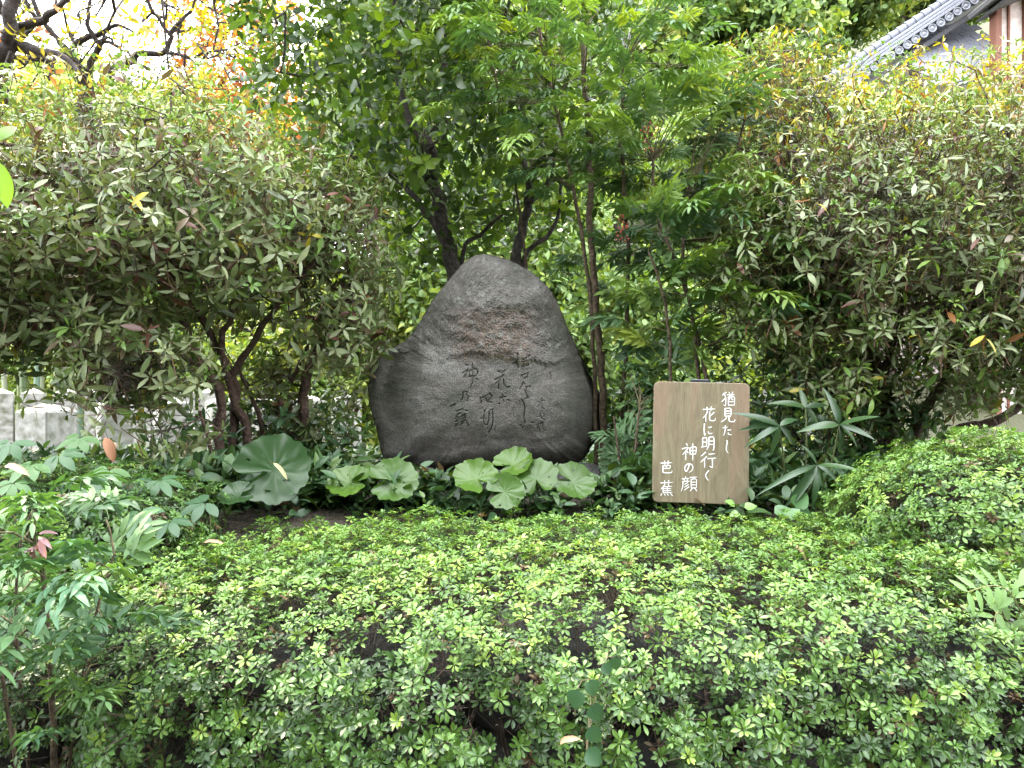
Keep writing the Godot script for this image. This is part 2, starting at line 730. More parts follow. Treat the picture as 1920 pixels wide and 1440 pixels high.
func boulder(seed_: int, s: Vector3, rings := 10, seg := 14, amp := 0.18) -> ArrayMesh:
	var f := FastNoiseLite.new()
	f.seed = seed_
	f.frequency = 0.9
	f.fractal_octaves = 3
	var b := Builder.new()
	for j in rings + 1:
		for i in seg + 1:
			var th := PI * j / rings
			var ph := TAU * (i % seg) / seg
			var d := Vector3(sin(th) * cos(ph), cos(th), sin(th) * sin(ph))
			var sq := Vector3(signf(d.x) * pow(absf(d.x), 0.7), signf(d.y) * pow(absf(d.y), 0.7), signf(d.z) * pow(absf(d.z), 0.7))
			var p := sq * s * (1.0 + amp * f.get_noise_3dv(d * 1.4))
			b.add(p, (d / s).normalized(), Color.WHITE * (0.85 + 0.3 * f.get_noise_3dv(d * 3.0)))
	for j in rings:
		for i in seg:
			b.quad(j * (seg + 1) + i, j * (seg + 1) + i + 1, (j + 1) * (seg + 1) + i + 1, (j + 1) * (seg + 1) + i)
	return b.mesh()


func retaining_wall() -> void:
	var t := thing("retaining_wall", "low wall of dark rough stones behind the clipped front hedge", "wall", Vector3(0, 0, -1.66))
	var ms := []
	for i in 4:
		ms.append(boulder(100 + i, Vector3(0.17, 0.12, 0.12)))
	var mat := stone_mat.duplicate()
	mat.albedo_color = lin(0.045, 0.045, 0.045)
	seeded(40)
	for row in 5:
		for i in 16:
			var s := R(0.9, 1.15)
			part("stone", ms[rng.randi() % 4], mat, t, Transform3D(Basis.from_euler(Vector3(R(-0.2, 0.2), R(-0.5, 0.5), R(-0.2, 0.2))).scaled(Vector3.ONE * s), Vector3(-2.6 + i * 0.335 + (row % 2) * 0.16 + R(-0.02, 0.02), 0.10 + row * 0.205, R(-0.03, 0.03))))


func blocker_hedge() -> void:   # added behind the viewer to keep sky light off the front faces
	var t := thing("blocker_hedge", "added unseen dark hedge behind the viewer that dims the front faces", "hedge", Vector3(0, 0, 5.0))
	seeded(30)
	var lp := shell([[Vector3(0, 2.6, 0), Vector3(7.5, 2.7, 0.8), 4.0]], 0.5, 0.17, 60000, 31, 0.15, 0.5, 1.0, func(_p): return true)
	var items := []
	for p in lp:
		items.append([aim((p[1] + rnd_dir() * 0.9).normalized(), R(0, TAU), R(0.4, 0.6), p[0]), 0, rng.randi() % 3, p[2]])
	if not cache.has("clump"):
		cache["clump"] = clump(5, 16, 0.75, 0.42, 0.2)
	spread(t, "foliage", cache["clump"], leaf_material(WHITE, 0.5, 0.6), items, [Color(0.035, 0.07, 0.025), Color(0.05, 0.09, 0.03), Color(0.03, 0.055, 0.02)])
	var b := Builder.new()
	for i in 11:
		b.tube(smooth([Vector3(-5.5 + i * 1.1, 0, 0), Vector3(-5.4 + i * 1.1, 1.5, 0.05), Vector3(-5.5 + i * 1.1, 4.4, 0)]), PackedFloat32Array(range(13).map(func(k): return 0.06 - 0.003 * k)), 7, Color(0.09, 0.07, 0.055))
	part("trunks", b.mesh(), bark, t, Transform3D(), true)

	var tr := thing("blocker_tree", "added unseen evergreen tree whose crown over the viewer blocks sky light", "tree", Vector3(3.2, 0, 3.6))  # added out of view, its crown dims the hedge front
	seeded(32)
	var nodes := limb(tr, "trunk", [Vector3.ZERO, Vector3(-0.1, 1.6, 0.05), Vector3(-0.3, 3.4, -0.1), Vector3(-0.9, 5.0, -0.3), Vector3(-2.2, 6.2, -0.4)], 0.2, 0.09, bark, Color(0.09, 0.07, 0.055), 0.2, 10)
	var cp := shell([[Vector3(-3.0, 6.6, -0.6), Vector3(4.4, 1.5, 2.4), 2.3]], 1.6, 0.24, 40000, 33, 0.3, 0.4, 0.7, func(_p): return true)
	var its := []
	var tg := []
	for p in cp:
		its.append([aim((p[1] + rnd_dir()).normalized(), R(0, TAU), R(0.45, 0.7), p[0]), 0, rng.randi() % 3, p[2]])
		if rng.randf() < 0.06:
			tg.append(p[0])
	var tb := Builder.new()
	grow(tb, nodes, tg, 0.35, 0.006, 0.45, Color(0.08, 0.065, 0.05), 0.3, 5, 9.0)
	part("branches", tb.mesh(), bark, tr, Transform3D(), true)
	spread(tr, "crown", cache["clump"], leaf_material(WHITE, 0.5, 0.7), its, [Color(0.05, 0.09, 0.03), Color(0.065, 0.11, 0.035), Color(0.04, 0.075, 0.025)])


func house() -> void:
	var D := 14.0
	var a := P(1560, 168, D)
	var e := P(2070, -173, D - 0.5)
	var t := thing("house", "tiled roof and pale plaster wall of a house at the top right corner", "house", Vector3(a.x, 0.75, a.z))
	var o := -t.position
	var tile := textured([[0.2, Color(0.72, 0.74, 0.8)], [0.8, Color(1, 1, 1)]], 0.04, 1.5, 0.55, 0.3, 31)
	tile.albedo_color = lin(0.17, 0.175, 0.195)
	var dark := textured([[0.2, Color(0.7, 0.7, 0.7)], [0.8, Color(1, 1, 1)]], 0.04, 1.5, 0.8, 0.2, 32)
	dark.albedo_color = lin(0.10, 0.10, 0.115)
	var plaster := textured([[0.2, Color(0.88, 0.86, 0.84)], [0.8, Color(1, 1, 1)]], 0.02, 0.8, 0.9, 0.1, 33)
	plaster.albedo_color = lin(0.42, 0.37, 0.36)
	var wood := textured([[0.2, Color(0.7, 0.66, 0.62)], [0.8, Color(1, 1, 1)]], 0.05, 2.0, 0.75, 0.1, 34)
	wood.albedo_color = lin(0.15, 0.055, 0.032)
	var u := (e - a).normalized()
	var out := Vector3(0, 0, 1)
	out = (out - u * out.dot(u)).normalized()
	var w := out.cross(u).normalized()
	if w.y < 0:
		w = -w
	var fr := Basis(u, w, u.cross(w))
	var length := a.distance_to(e)
	# the roof slope: falls away behind the verge
	var roof := part("roof", slab(fr, length, 0.10, 6.5), tile, t, Transform3D(Basis(), o + a + u * length * 0.5 + w * 0.06 - fr.z * 3.3))
	# descending ridge of half round cap tiles
	var cap := Builder.new()
	var pts := PackedVector3Array()
	var rad := PackedFloat32Array()
	for i in 6:
		pts.append(u * (i * 0.038))
		rad.append([0.085, 0.085, 0.078, 0.072, 0.070, 0.069][i])
	cap.tube(pts, rad, 12, WHITE, true)
	var cap_mesh := cap.mesh()
	var n := int(length / 0.172)
	for i in n:
		part("cap_tile", cap_mesh, tile, roof, Transform3D(Basis(), u * (i * 0.172 - length * 0.5) + w * 0.15 + fr.z * 3.24))
	# flat courses under it
	for j in 3:
		part("roof_course", slab(fr, length, 0.052, 0.30 - 0.03 * j), tile, roof, Transform3D(Basis(), w * (0.055 - 0.056 * j) + fr.z * (3.30 + 0.02 * j)))
	# row of round end tiles with a rim and a comma shaped boss
	var disc := round_tile()
	var turn := Basis(u * 0.62, w * 0.62, fr.z * 0.62)
	for i in n:
		part("end_tile", disc, tile, roof, Transform3D(turn, u * (i * 0.172 - length * 0.5 + 0.08) - w * 0.16 + fr.z * 3.44))
	part("barge_board", slab(fr, length, 0.09, 0.2), dark, t, Transform3D(Basis(), o + a + u * length * 0.5 - w * 0.27 - fr.z * 0.1))
	# lower roof of slates that faces the garden
	var p0 := P(1720, 125, D - 0.25)
	var lu := (P(1880, 92, D - 0.25) - p0).normalized()
	var lv := Vector3(0.0, 0.72, -0.69).normalized()
	var lb := Basis(lu, lv, lu.cross(lv).normalized()).orthonormalized()
	var lower := part("lower_roof", slab(lb, 1.5, 2.2, 0.06), tile, t, Transform3D(Basis(), o + p0 + lu * 0.75 + lv * 0.2))
	var slate := Builder.new()
	slate.box(Transform3D(lb, Vector3.ZERO), Vector3(0.295, 0.20, 0.022), 0.006)
	var slate_mesh := slate.mesh()
	seeded(50)
	for j in 11:
		for i in 5:
			part("slate", slate_mesh, tile, lower, Transform3D(Basis(lb.x, R(-0.012, 0.012)), lu * (-0.7 + i * 0.30 + (j % 2) * 0.15) + lv * (-0.98 + j * 0.19) + lb.z * (0.044 + R(0, 0.006))))
	# wall at the corner with its corner post, trim and eave
	var c := P(1862, 60, D - 1.0)
	var wall := Builder.new()
	wall.box(Transform3D(), Vector3(4.0, 8.4, 0.14), 0.005)
	var wl := part("wall", wall.mesh(), plaster, t, Transform3D(Basis(), o + Vector3(c.x + 2.0, 4.95, c.z)))
	var post := Builder.new()
	post.box(Transform3D(), Vector3(0.10, 8.4, 0.2), 0.01)
	part("corner_post", post.mesh(), wood, wl, Transform3D(Basis(), Vector3(-1.98, 0, 0.035)))
	part("wall_post", post.mesh(), wood, wl, Transform3D(Basis(), Vector3(-1.50, 0, 0.035)))
	part("wall_post", post.mesh(), wood, wl, Transform3D(Basis(), Vector3(-0.2, 0, 0.035)))
	var trim := Builder.new()
	trim.box(Transform3D(), Vector3(0.035, 8.4, 0.18), 0.004)
	part("trim", trim.mesh(), wood, wl, Transform3D(Basis(), Vector3(-1.79, 0, 0.02)))
	var eave := Builder.new()
	eave.box(Transform3D(Basis(Vector3(0, 0, 1), 0.42), Vector3.ZERO), Vector3(3.0, 0.09, 0.9), 0.01)
	part("eave", eave.mesh(), dark, t, Transform3D(Basis(), o + P(1842, 16, D - 1.1) + Vector3(1.33, 0.62, 0.1)))
	var eave2 := Builder.new()
	eave2.box(Transform3D(Basis(Vector3(0, 0, 1), 0.42), Vector3.ZERO), Vector3(2.8, 0.05, 0.8), 0.01)
	part("eave_board", eave2.mesh(), dark, t, Transform3D(Basis(), o + P(1852, 22, D - 1.1) + Vector3(1.28, 0.55, 0.1)))
	# garden side: white wall below the lower roof
	var side := Builder.new()
	side.box(Transform3D(), Vector3(5.2, 5.7, 0.16), 0.005)
	part("garden_wall", side.mesh(), plaster, t, Transform3D(Basis(), o + Vector3(P(1700, 0, D).x + 2.2, 3.6, -D - 0.3)))
	# low brick wall in front of the house, seen through the shrubs
	var bw := thing("brick_wall", "low wall of pinkish bricks glimpsed through the shrubs right of the stone", "wall", Vector3(P(1400, 0, 6.5).x, 0.72, -6.5))
	var br := Builder.new()
	br.box(Transform3D(), Vector3(0.21, 0.06, 0.1), 0.006)
	var bm := br.mesh()
	var reds := []
	for i in 3:
		var m := textured([[0.2, Color(0.75, 0.72, 0.7)], [0.8, Color(1, 1, 1)]], 0.05, 3.0, 0.9, 0.2, 35 + i)
		m.albedo_color = [lin(0.40, 0.22, 0.18), lin(0.34, 0.18, 0.14), lin(0.46, 0.29, 0.24)][i]
		reds.append(m)
	for j in 15:
		for i in 8:
			part("brick", bm, reds[rng.randi() % 3], bw, Transform3D(Basis(), Vector3(-0.85 + i * 0.222 + (j % 2) * 0.11, 0.03 + j * 0.072, R(-0.004, 0.004))))
	var core := Builder.new()
	core.box(Transform3D(), Vector3(1.85, 1.08, 0.08))
	part("mortar", core.mesh(), plaster, bw, Transform3D(Basis(), Vector3(0.0, 0.545, 0)))


func slab(b: Basis, x: float, y: float, z: float) -> ArrayMesh:
	var m := Builder.new()
	m.box(Transform3D(b, Vector3.ZERO), Vector3(x, y, z), 0.008)
	return m.mesh()


func round_tile() -> ArrayMesh:
	var b := Builder.new()
	var r := [[0.0, 0.03], [0.045, 0.028], [0.06, 0.008], [0.088, 0.008], [0.095, 0.034], [0.118, 0.034], [0.125, 0.02], [0.125, -0.10]]
	var seg := 18
	for i in r.size():
		var p0: Array = r[maxi(i - 1, 0)]
		var p1: Array = r[mini(i + 1, r.size() - 1)]
		var tn := Vector2(p1[0] - p0[0], p1[1] - p0[1]).normalized()
		for s in seg:
			var a := TAU * s / seg
			b.add(Vector3(cos(a) * r[i][0], sin(a) * r[i][0], r[i][1]), Vector3(cos(a) * -tn.y, sin(a) * -tn.y, tn.x).normalized())
	for i in r.size() - 1:
		for s in seg:
			b.quad(i * seg + s, i * seg + (s + 1) % seg, (i + 1) * seg + (s + 1) % seg, (i + 1) * seg + s)
	return b.mesh()


func shed() -> void:
	var at := P(770, 560, 7.5)
	var t := thing("shed", "small shed with a blue grey roof half hidden left of the stone", "shed", Vector3(at.x, 0.75, at.z))
	var roof := textured([[0.2, Color(0.8, 0.82, 0.86)], [0.8, Color(1, 1, 1)]], 0.03, 1.0, 0.5, 0.1, 61)
	roof.albedo_color = lin(0.22, 0.26, 0.36)
	var wall := textured([[0.2, Color(0.8, 0.8, 0.8)], [0.8, Color(1, 1, 1)]], 0.03, 1.0, 0.9, 0.1, 62)
	wall.albedo_color = lin(0.42, 0.42, 0.42)
	var b := Builder.new()
	b.box(Transform3D(Basis(Vector3.RIGHT, 0.35), Vector3.ZERO), Vector3(1.6, 0.06, 1.3), 0.01)
	var r := part("roof", b.mesh(), roof, t, Transform3D(Basis(), Vector3(0, 1.62, 0)))
	for i in 7:
		var s := Builder.new()
		s.box(Transform3D(Basis(Vector3.RIGHT, 0.35), Vector3.ZERO), Vector3(0.03, 0.05, 1.3), 0.008)
		part("seam", s.mesh(), roof, r, Transform3D(Basis(), Vector3(-0.72 + i * 0.24, 0.045, 0.0)))
	var w := Builder.new()
	w.box(Transform3D(), Vector3(1.4, 1.35, 1.0), 0.01)
	part("wall", w.mesh(), wall, t, Transform3D(Basis(), Vector3(0, 0.675, 0)))


func stone_post(w: float, h: float) -> ArrayMesh:
	var b := Builder.new()
	var k := w * 0.5
	var top := h - w * 0.22
	var body := Builder.new()
	b.box(Transform3D(Basis(), Vector3(0, top * 0.5, 0)), Vector3(w, top, w), 0.006, Color(1, 1, 1))
	var c := [Vector3(-k + 0.004, top + 0.001, k - 0.004), Vector3(k - 0.004, top + 0.001, k - 0.004), Vector3(k - 0.004, top + 0.001, -k + 0.004), Vector3(-k + 0.004, top + 0.001, -k + 0.004)]
	for i in 4:
		b.face([c[i], c[(i + 1) % 4], Vector3(0, h, 0)])
	body = null
	return b.mesh()


func stone_fences() -> void:
	var granite := textured([[0.15, Color(0.62, 0.63, 0.56)], [0.4, Color(0.80, 0.80, 0.77)], [0.55, Color(0.88, 0.88, 0.87)], [0.8, Color(1, 1, 1)]], 0.02, 1.6, 0.9, 0.08, 71, 0.10)
	granite.albedo_color = lin(0.36, 0.355, 0.34)
	var small := stone_post(0.155, 1.0)
	var t := thing("stone_fence", "row of close set pale granite posts at the left edge behind the corner post", "fence", Vector3(-4.1, 0.52, -5.0))
	var rail := Builder.new()
	rail.box(Transform3D(Basis(Vector3.UP, 0.50), Vector3.ZERO), Vector3(2.4, 0.12, 0.10), 0.006)
	for i in 11:
		part("post", small, granite, t, Transform3D(Basis(Vector3.UP, 0.50 + 0.03 * sin(i * 5.0)), Vector3(i * 0.172, 0.0, -i * 0.094)))
	part("rail", rail.mesh(), granite, t, Transform3D(Basis(), Vector3(0.86, 0.35, -0.56)))
	var c := P(88, 900, 3.7)
	var t2 := thing("stone_fence", "granite post fence running back from its big corner post under the left azalea", "fence", Vector3(c.x, 0.62, c.z))
	part("corner_post", stone_post(0.19, 0.84), granite, t2, Transform3D(Basis(Vector3.UP, -0.25), Vector3.ZERO))
	var step := Vector3(0.19, 0, -0.235)
	for i in range(1, 7):
		part("post", small, granite, t2, Transform3D(Basis(Vector3.UP, -0.9 + 0.03 * sin(i * 3.0)), step * i + Vector3(0.02, -0.14, 0)))
	var rail2 := Builder.new()
	rail2.box(Transform3D(Basis(Vector3.UP, 0.89), Vector3.ZERO), Vector3(3.1, 0.10, 0.08), 0.006)
	part("rail", rail2.mesh(), granite, t2, Transform3D(Basis(), step * 5.6 + Vector3(0, 0.25, 0)))


# ------------------------------------------------------------------ trees and background

const FAR := [Color(0.24, 0.32, 0.06), Color(0.15, 0.24, 0.06), Color(0.32, 0.36, 0.07), Color(0.10, 0.17, 0.05), Color(0.20, 0.30, 0.09)]  # lightened tones stand in for haze over the far trees


func far_tree(seed_: int, at: Vector3, h: float, w: float, label: String, weights: Array, count: int, called := "tree") -> void:
	seeded(seed_)
	var t := thing(called, label, "tree", at, "")
	var b := Builder.new()
	var trunk := smooth([Vector3.ZERO, Vector3(R(-0.1, 0.1) * w, h * 0.3, 0), Vector3(R(-0.15, 0.15) * w, h * 0.6, R(-0.1, 0.1) * w), Vector3(R(-0.1, 0.1) * w, h * 0.92, 0)])
	var rad := PackedFloat32Array()
	for i in trunk.size():
		rad.append(lerpf(h * 0.022, h * 0.004, float(i) / trunk.size()))
	b.tube(trunk, rad, 7, Color(0.10, 0.085, 0.07))
	part("trunk", b.mesh(), bark, t)
	var shapes := []
	for i in 7:
		var a := R(0, TAU)
		var rr := R(0.0, 0.55) * w * 0.5
		var hh := R(0.45, 0.85)
		shapes.append([Vector3(cos(a) * rr, h * hh, sin(a) * rr), Vector3(w * R(0.2, 0.34), h * R(0.12, 0.2), w * R(0.2, 0.34)), 2.0])
	var pts := shell(shapes, w * 0.3, w * 0.026, count * 14, seed_, w * 0.05, 0.28, 3.0 / w, func(_p): return true)
	var items := []
	for p in pts.slice(0, count):
		items.append([aim((p[1] + rnd_dir() * 0.9).normalized(), R(0, TAU), w * 0.066 * R(0.7, 1.3), p[0]), 0, pick(weights), p[2]])
	var tw := Builder.new()
	var targets := []
	for i in mini(60, pts.size()):
		targets.append(pts[i * pts.size() / 60 % pts.size()][0])
	grow(tw, trunk, targets, h * 0.06, h * 0.0022, 0.5, Color(0.09, 0.08, 0.065), 0.3, 4)
	part("limbs", tw.mesh(), bark, t, Transform3D(), true)
	if not cache.has("clump"):
		cache["clump"] = clump(5, 16, 0.75, 0.42, 0.2)
	spread(t, "crown", cache["clump"], leaf_material(WHITE, 0.55, 0.9), items, FAR)


func far_trees() -> void:
	var spots := [
		[2.0, -17, 8.5, 6.5, "yellow green tree on the hillside above the stone", [5, 3, 3, 1, 3]],
		[5.0, -19, 9.0, 7.0, "tall bushy tree on the hillside, its top against the sky gap", [2, 4, 1, 4, 2]],
		[8.2, -21, 10.0, 7.5, "dark rounded tree on the hillside left of the tiled roof", [2, 4, 1, 3, 2]],
		[11.0, -25, 11.0, 8.0, "bright yellow green tree on the hillside next to the tiled roof", [5, 2, 5, 1, 3]],
		[6.5, -28, 12.0, 8.0, "pale green tree higher up the hillside", [4, 4, 3, 1, 4]],
		[11.5, -34, 13.0, 9.0, "broad tree high on the hillside behind the roof", [3, 4, 2, 3, 3]],
		[16.5, -30, 12.0, 9.0, "tree rising behind the house roof", [3, 4, 2, 3, 3]],
		[1.0, -26, 9.5, 7.5, "light leafed tree up the slope behind the camellia", [4, 4, 3, 1, 4]],
		[-3.4, -20, 9.3, 6.5, "yellowish tree at the foot of the slope behind the left shrubs", [5, 3, 5, 1, 3]],
		[-7.3, -16, 7.4, 5.2, "yellow leafed tree behind the bamboo at the far left", [4, 1, 7, 0, 2]],
		[-12.2, -20, 9.4, 6.5, "hazy yellow green tree at the left edge behind the bare branches", [4, 2, 6, 0, 2]],
		[-9.6, -16.5, 7.2, 4.6, "feathery yellow green tree between the hazy tree and the bamboo", [4, 3, 5, 0.5, 3]],
		[-5.2, -15.5, 7.0, 4.4, "light green tree behind the red maple", [4, 3, 4, 1, 3]],
		[-0.6, -15.0, 9.0, 5.0, "mid green tree seen through the camellia's branches", [3, 4, 3, 2, 3]],
		[4.2, -12.5, 5.0, 4.0, "young dark leafed tree between the camellia and the roof", [3, 4, 2, 2, 3]],
		[6.6, -13.5, 5.4, 4.2, "yellow green tree whose crown meets the tiled roof edge", [5, 3, 4, 1, 3]],
	]
	for i in spots.size():
		var s: Array = spots[i]
		far_tree(200 + i, Vector3(s[0], land(s[0], s[1]) - 0.1, s[1]), s[2], s[3], s[4], s[5], 3500)


func background_bushes() -> void:
	var spots := [
		[-5.2, -10.2, 1.5, 1.2, "sunlit yellow green bush behind the granite fence posts", [4, 1, 6, 0, 3]],
		[-3.2, -9.4, 1.3, 1.3, "bright bush seen through the trunks of the left azalea", [5, 2, 5, 0, 3]],
		[-1.4, -6.6, 0.9, 1.1, "yellow green bush seen left of the stone", [5, 2, 4, 0, 3]],
		[-0.2, -6.4, 0.95, 1.75, "leafy bush directly behind the camellia trunk", [3, 5, 1, 4, 3]],
		[0.8, -6.0, 0.8, 1.0, "bushy green shrub behind the nandina stems", [2, 5, 1, 5, 3]],
		[1.7, -5.4, 0.6, 0.75, "low bush behind the right azalea trunk", [3, 4, 2, 2, 3]],
		[-7.6, -11.0, 1.6, 1.3, "wide bush at the far left behind the bamboo culms", [4, 2, 5, 0, 3]],
	]
	for i in spots.size():
		var s: Array = spots[i]
		seeded(300 + i)
		var y := land(s[0], s[1])
		var t := thing("bush", s[4], "bush", Vector3(s[0], y, s[1]))
		var w: float = s[2]
		var h: float = s[3]
		var shapes := [[Vector3(0, h * 0.8, 0), Vector3(w, h * 0.75, w * 0.8), 2.2], [Vector3(w * 0.4, h * 1.25, 0.1), Vector3(w * 0.6, h * 0.5, w * 0.6), 2.0]]
		var pts := shell(shapes, w * 0.6, 0.075, 40000, 310 + i, 0.12, 0.32, 2.0, func(_p): return true)
		var items := []
		for p in pts:
			items.append([aim((p[1] + rnd_dir() * 0.9).normalized(), R(0, TAU), R(0.12, 0.21), p[0]), 0, pick(s[5]), p[2]])
		var b := Builder.new()
		var targets := []
		for j in 50:
			targets.append(pts[rng.randi() % pts.size()][0])
		grow(b, smooth([Vector3.ZERO, Vector3(0.05, h * 0.3, 0), Vector3(0, h * 0.6, 0.03)]), targets, 0.12, 0.004, 0.5, Color(0.08, 0.06, 0.045), 0.3, 4)
		part("branches", b.mesh(), bark, t, Transform3D(), true)
		spread(t, "foliage", cache["clump"], leaf_material(WHITE, 0.5, 0.9), items, FAR)


func bamboo_grove() -> void:
	var leaves := spray(400, 7, 0.16, 0.022, 0.16, 0.35, 1.1, 0.5, Color(0.5, 0.6, 0.3))
	var greens := [Color(0.13, 0.20, 0.05), Color(0.20, 0.25, 0.06), Color(0.09, 0.15, 0.05)]
	var looks := ["blue green", "grey green", "olive green", "dull green"]
	var xs := [-30, 12, 34, 48, 66, 78, 106, 122, 150, 166, 182, 214, 238, 262]
	for i in xs.size():
		seeded(410 + i)
		var d := R(6.6, 8.2)
		var at := P(xs[i], 720, d)
		at.y = land(at.x, at.z) - 0.05
		var t := thing("bamboo", "%s bamboo culm, %s from the left behind the granite posts" % [looks[i % 4], ["first", "second", "third", "fourth", "fifth", "sixth", "seventh", "eighth", "ninth", "tenth", "eleventh", "twelfth", "thirteenth", "last"][i]], "bamboo", at, "bamboo culms behind the fence")
		var lean := Vector3(R(-0.25, 0.25), 0, R(-0.2, 0.2))
		var r := R(0.020, 0.036)
		var h := R(2.7, 3.4)
		var col: Color = [Color(0.10, 0.16, 0.11), Color(0.17, 0.19, 0.12), Color(0.13, 0.16, 0.06), Color(0.09, 0.13, 0.06)][i % 4]
		var pts := PackedVector3Array()
		var rad := PackedFloat32Array()
		var y := 0.0
		while y < h:
			var q := y / h
			for e in [[-0.012, 1.0], [-0.006, 1.14], [0.0, 0.94], [0.006, 1.12], [0.012, 1.0]]:
				pts.append(lean * q * q + Vector3(0, y + e[0], 0))
				rad.append(r * (1.0 - 0.6 * q) * e[1])
			y += R(0.22, 0.30)
		var b := Builder.new()
		b.tube(pts, rad, 8, col)
		part("culm", b.mesh(), leaf_material(WHITE, 0.4, 0.0), t)
		var items := []
		for j in 50:
			var q := R(0.42, 1.05)
			var dir := Vector3(R(-1, 1), R(-0.4, 0.6), R(-1, 1)).normalized()
			items.append([aim((dir + Vector3(0, -0.3, 0)).normalized(), R(0, TAU), R(0.8, 1.3), lean * q * q + Vector3(0, h * q, 0) + dir * R(0.05, 0.45)), 0, rng.randi() % 3, 0.0])
		spread(t, "leaves", leaves, leaf_material(WHITE, 0.45, 0.9), items, greens)


func cherry_trees() -> void:
	var leaf_mesh := spray(430, 3, 0.10, 0.036, 0.05, 0.4, 1.5, 0.6, Color(0.3, 0.2, 0.2))
	var tones := [Color(0.30, 0.26, 0.04), Color(0.17, 0.22, 0.04), Color(0.42, 0.17, 0.04), Color(0.30, 0.08, 0.03), Color(0.40, 0.32, 0.06)]
	var col := Color(0.055, 0.045, 0.045)
	# the tree at the left edge: the crown above the picture is added to block sun
	var t := thing("cherry_tree", "dark cherry trunk at the left edge with an added unseen crown that shades the garden", "tree")
	var nodes := limb(t, "trunk", [Vector3(-3.35, 0.6, -4.6)] + traced([[-35, 330], [0, 175], [4, 120], [12, 85], [20, 40], [40, -60], [60, -220]], 4.6, 4.3), 0.055, 0.03, bark, col, 0.2, 10)
	for l in [[[8, 95], [40, 84], [76, 96], [100, 98], [128, 112], [150, 135]], [[15, 55], [60, 45], [105, 20], [150, -30]], [[20, 40], [-20, -20], [-80, -100]], [[4, 120], [-30, 60], [-80, 30]]]:
		nodes.append_array(limb(t, "limb", traced(l, 4.5, 4.35), 0.03, 0.012, bark, col, 0.2))
	var top := [[Vector3(-2.5, 5.0, -4.0), Vector3(2.5, 1.0, 2.1), 2.4], [Vector3(-1.4, 5.6, -3.6), Vector3(1.4, 0.8, 1.6), 2.0]]
	var pts := shell(top, 1.0, 0.26, 60000, 431, 0.25, 0.14, 1.1, func(_p): return true)
	var targets := []
	for i in 160:
		targets.append(pts[rng.randi() % pts.size()][0])
	seeded(432)
	for i in 60:
		var q := P(R(-60, 330), R(-60, 150), R(4.2, 5.0))
		targets.append(q)
	var b := Builder.new()
	nodes.append_array(smooth([nodes[48 if nodes.size() > 48 else 0], Vector3(-2.9, 4.2, -4.1), Vector3(-2.4, 4.7, -4.1), Vector3(-1.6, 5.1, -4.2)]))
	grow(b, nodes, targets, 0.22, 0.0035, 0.48, col, 0.35, 5)
	part("twigs", b.mesh(), bark, t, Transform3D(), true)
	var items := []
	for p in pts:
		items.append([aim((rnd_dir() + Vector3(0, -0.5, 0)).normalized(), R(0, TAU), R(0.8, 1.2), p[0]), 0, pick([4, 6, 1, 0, 2]), 1.0])
	for i in 90:
		var q := P(R(-40, 340), R(-60, 165), R(4.0, 5.2))
		items.append([aim((rnd_dir() + Vector3(0, -0.9, 0)).normalized(), R(0, TAU), R(0.7, 1.1), q), 0, pick([5, 3, 1, 1, 4]), 0.0])
	spread(t, "leaves", leaf_mesh, leaf_material(WHITE, 0.5, 1.0), items, tones)

	# the forked tree behind the left azalea
	var t2 := thing("cherry_tree", "forked bare branches with few yellow leaves above the left azalea", "tree")
	var d := 4.9
	var all := limb(t2, "trunk", [Vector3(-2.75, 0.7, -5.1), P(205, 400, 5.05), P(170, 250, 5.0), P(160, 140, d)], 0.075, 0.05, bark, col, 0.2, 10)
	for l in [
		[[160, 142], [148, 127], [137, 106], [113, 82], [89, 48], [65, 31], [40, -10], [20, -50]],
		[[161, 144], [167, 128], [180, 98], [188, 84], [172, 65], [164, 34], [168, -20], [180, -70]],
		[[148, 127], [128, 108], [100, 98], [76, 96], [44, 84], [20, 78]],
		[[137, 100], [146, 82], [162, 71], [192, 62], [208, 52], [226, 48], [250, 60]],
		[[205, 150], [216, 124], [247, 113], [265, 101], [309, 98], [318, 80], [322, 60], [344, 34], [361, 14], [380, -30]],
		[[320, 66], [300, 40], [285, 15], [270, -20]], [[309, 98], [340, 104], [360, 112]], [[186, 86], [200, 78], [225, 88]],
		[[247, 116], [262, 122], [280, 128]], [[104, 98], [100, 120], [92, 150]],
	]:
		all.append_array(limb(t2, "limb", traced(l, d, d - 0.15), 0.026 if l.size() > 5 else 0.013, 0.007, bark, col, 0.2))
	seeded(440)
	var tg := []
	for i in 320:
		tg.append(P(R(0, 520), R(-50, 170), d + R(-0.3, 0.3)))
	var b2 := Builder.new()
	grow(b2, all, tg, 0.12, 0.0028, 0.42, col, 0.4, 4)
	part("twigs", b2.mesh(), bark, t2, Transform3D(), true)
	items = []
	for i in 560:
		var x := R(-20, 520)
		var q := P(x, R(-40, 175), d + R(-0.4, 0.4))
		if x > 150 and x < 360 and rng.randf() < 0.55:
			continue
		items.append([aim((rnd_dir() + Vector3(0, -1.1, 0)).normalized(), R(0, TAU), R(0.4, 0.75), q), 0, pick([5, 3, 1, 0.6, 4] if x < 370 else [4, 2, 3, 2, 3]), 0.0])
	spread(t2, "leaves", leaf_mesh, leaf_material(WHITE, 0.5, 1.0), items, tones)

	# a maple turning red
	var at := P(455, 300, 7.0)
	at.y = land(at.x, at.z)
	var t3 := thing("maple_tree", "maple turning red and orange between the left azalea and the camellia", "tree", at)
	seeded(450)
	var nd := limb(t3, "trunk", [Vector3.ZERO, Vector3(0.1, 1.2, 0), Vector3(-0.05, 2.4, 0.1), Vector3(0.1, 3.6, 0), Vector3(0.0, 4.6, 0)], 0.07, 0.02, bark, col, 0.2)
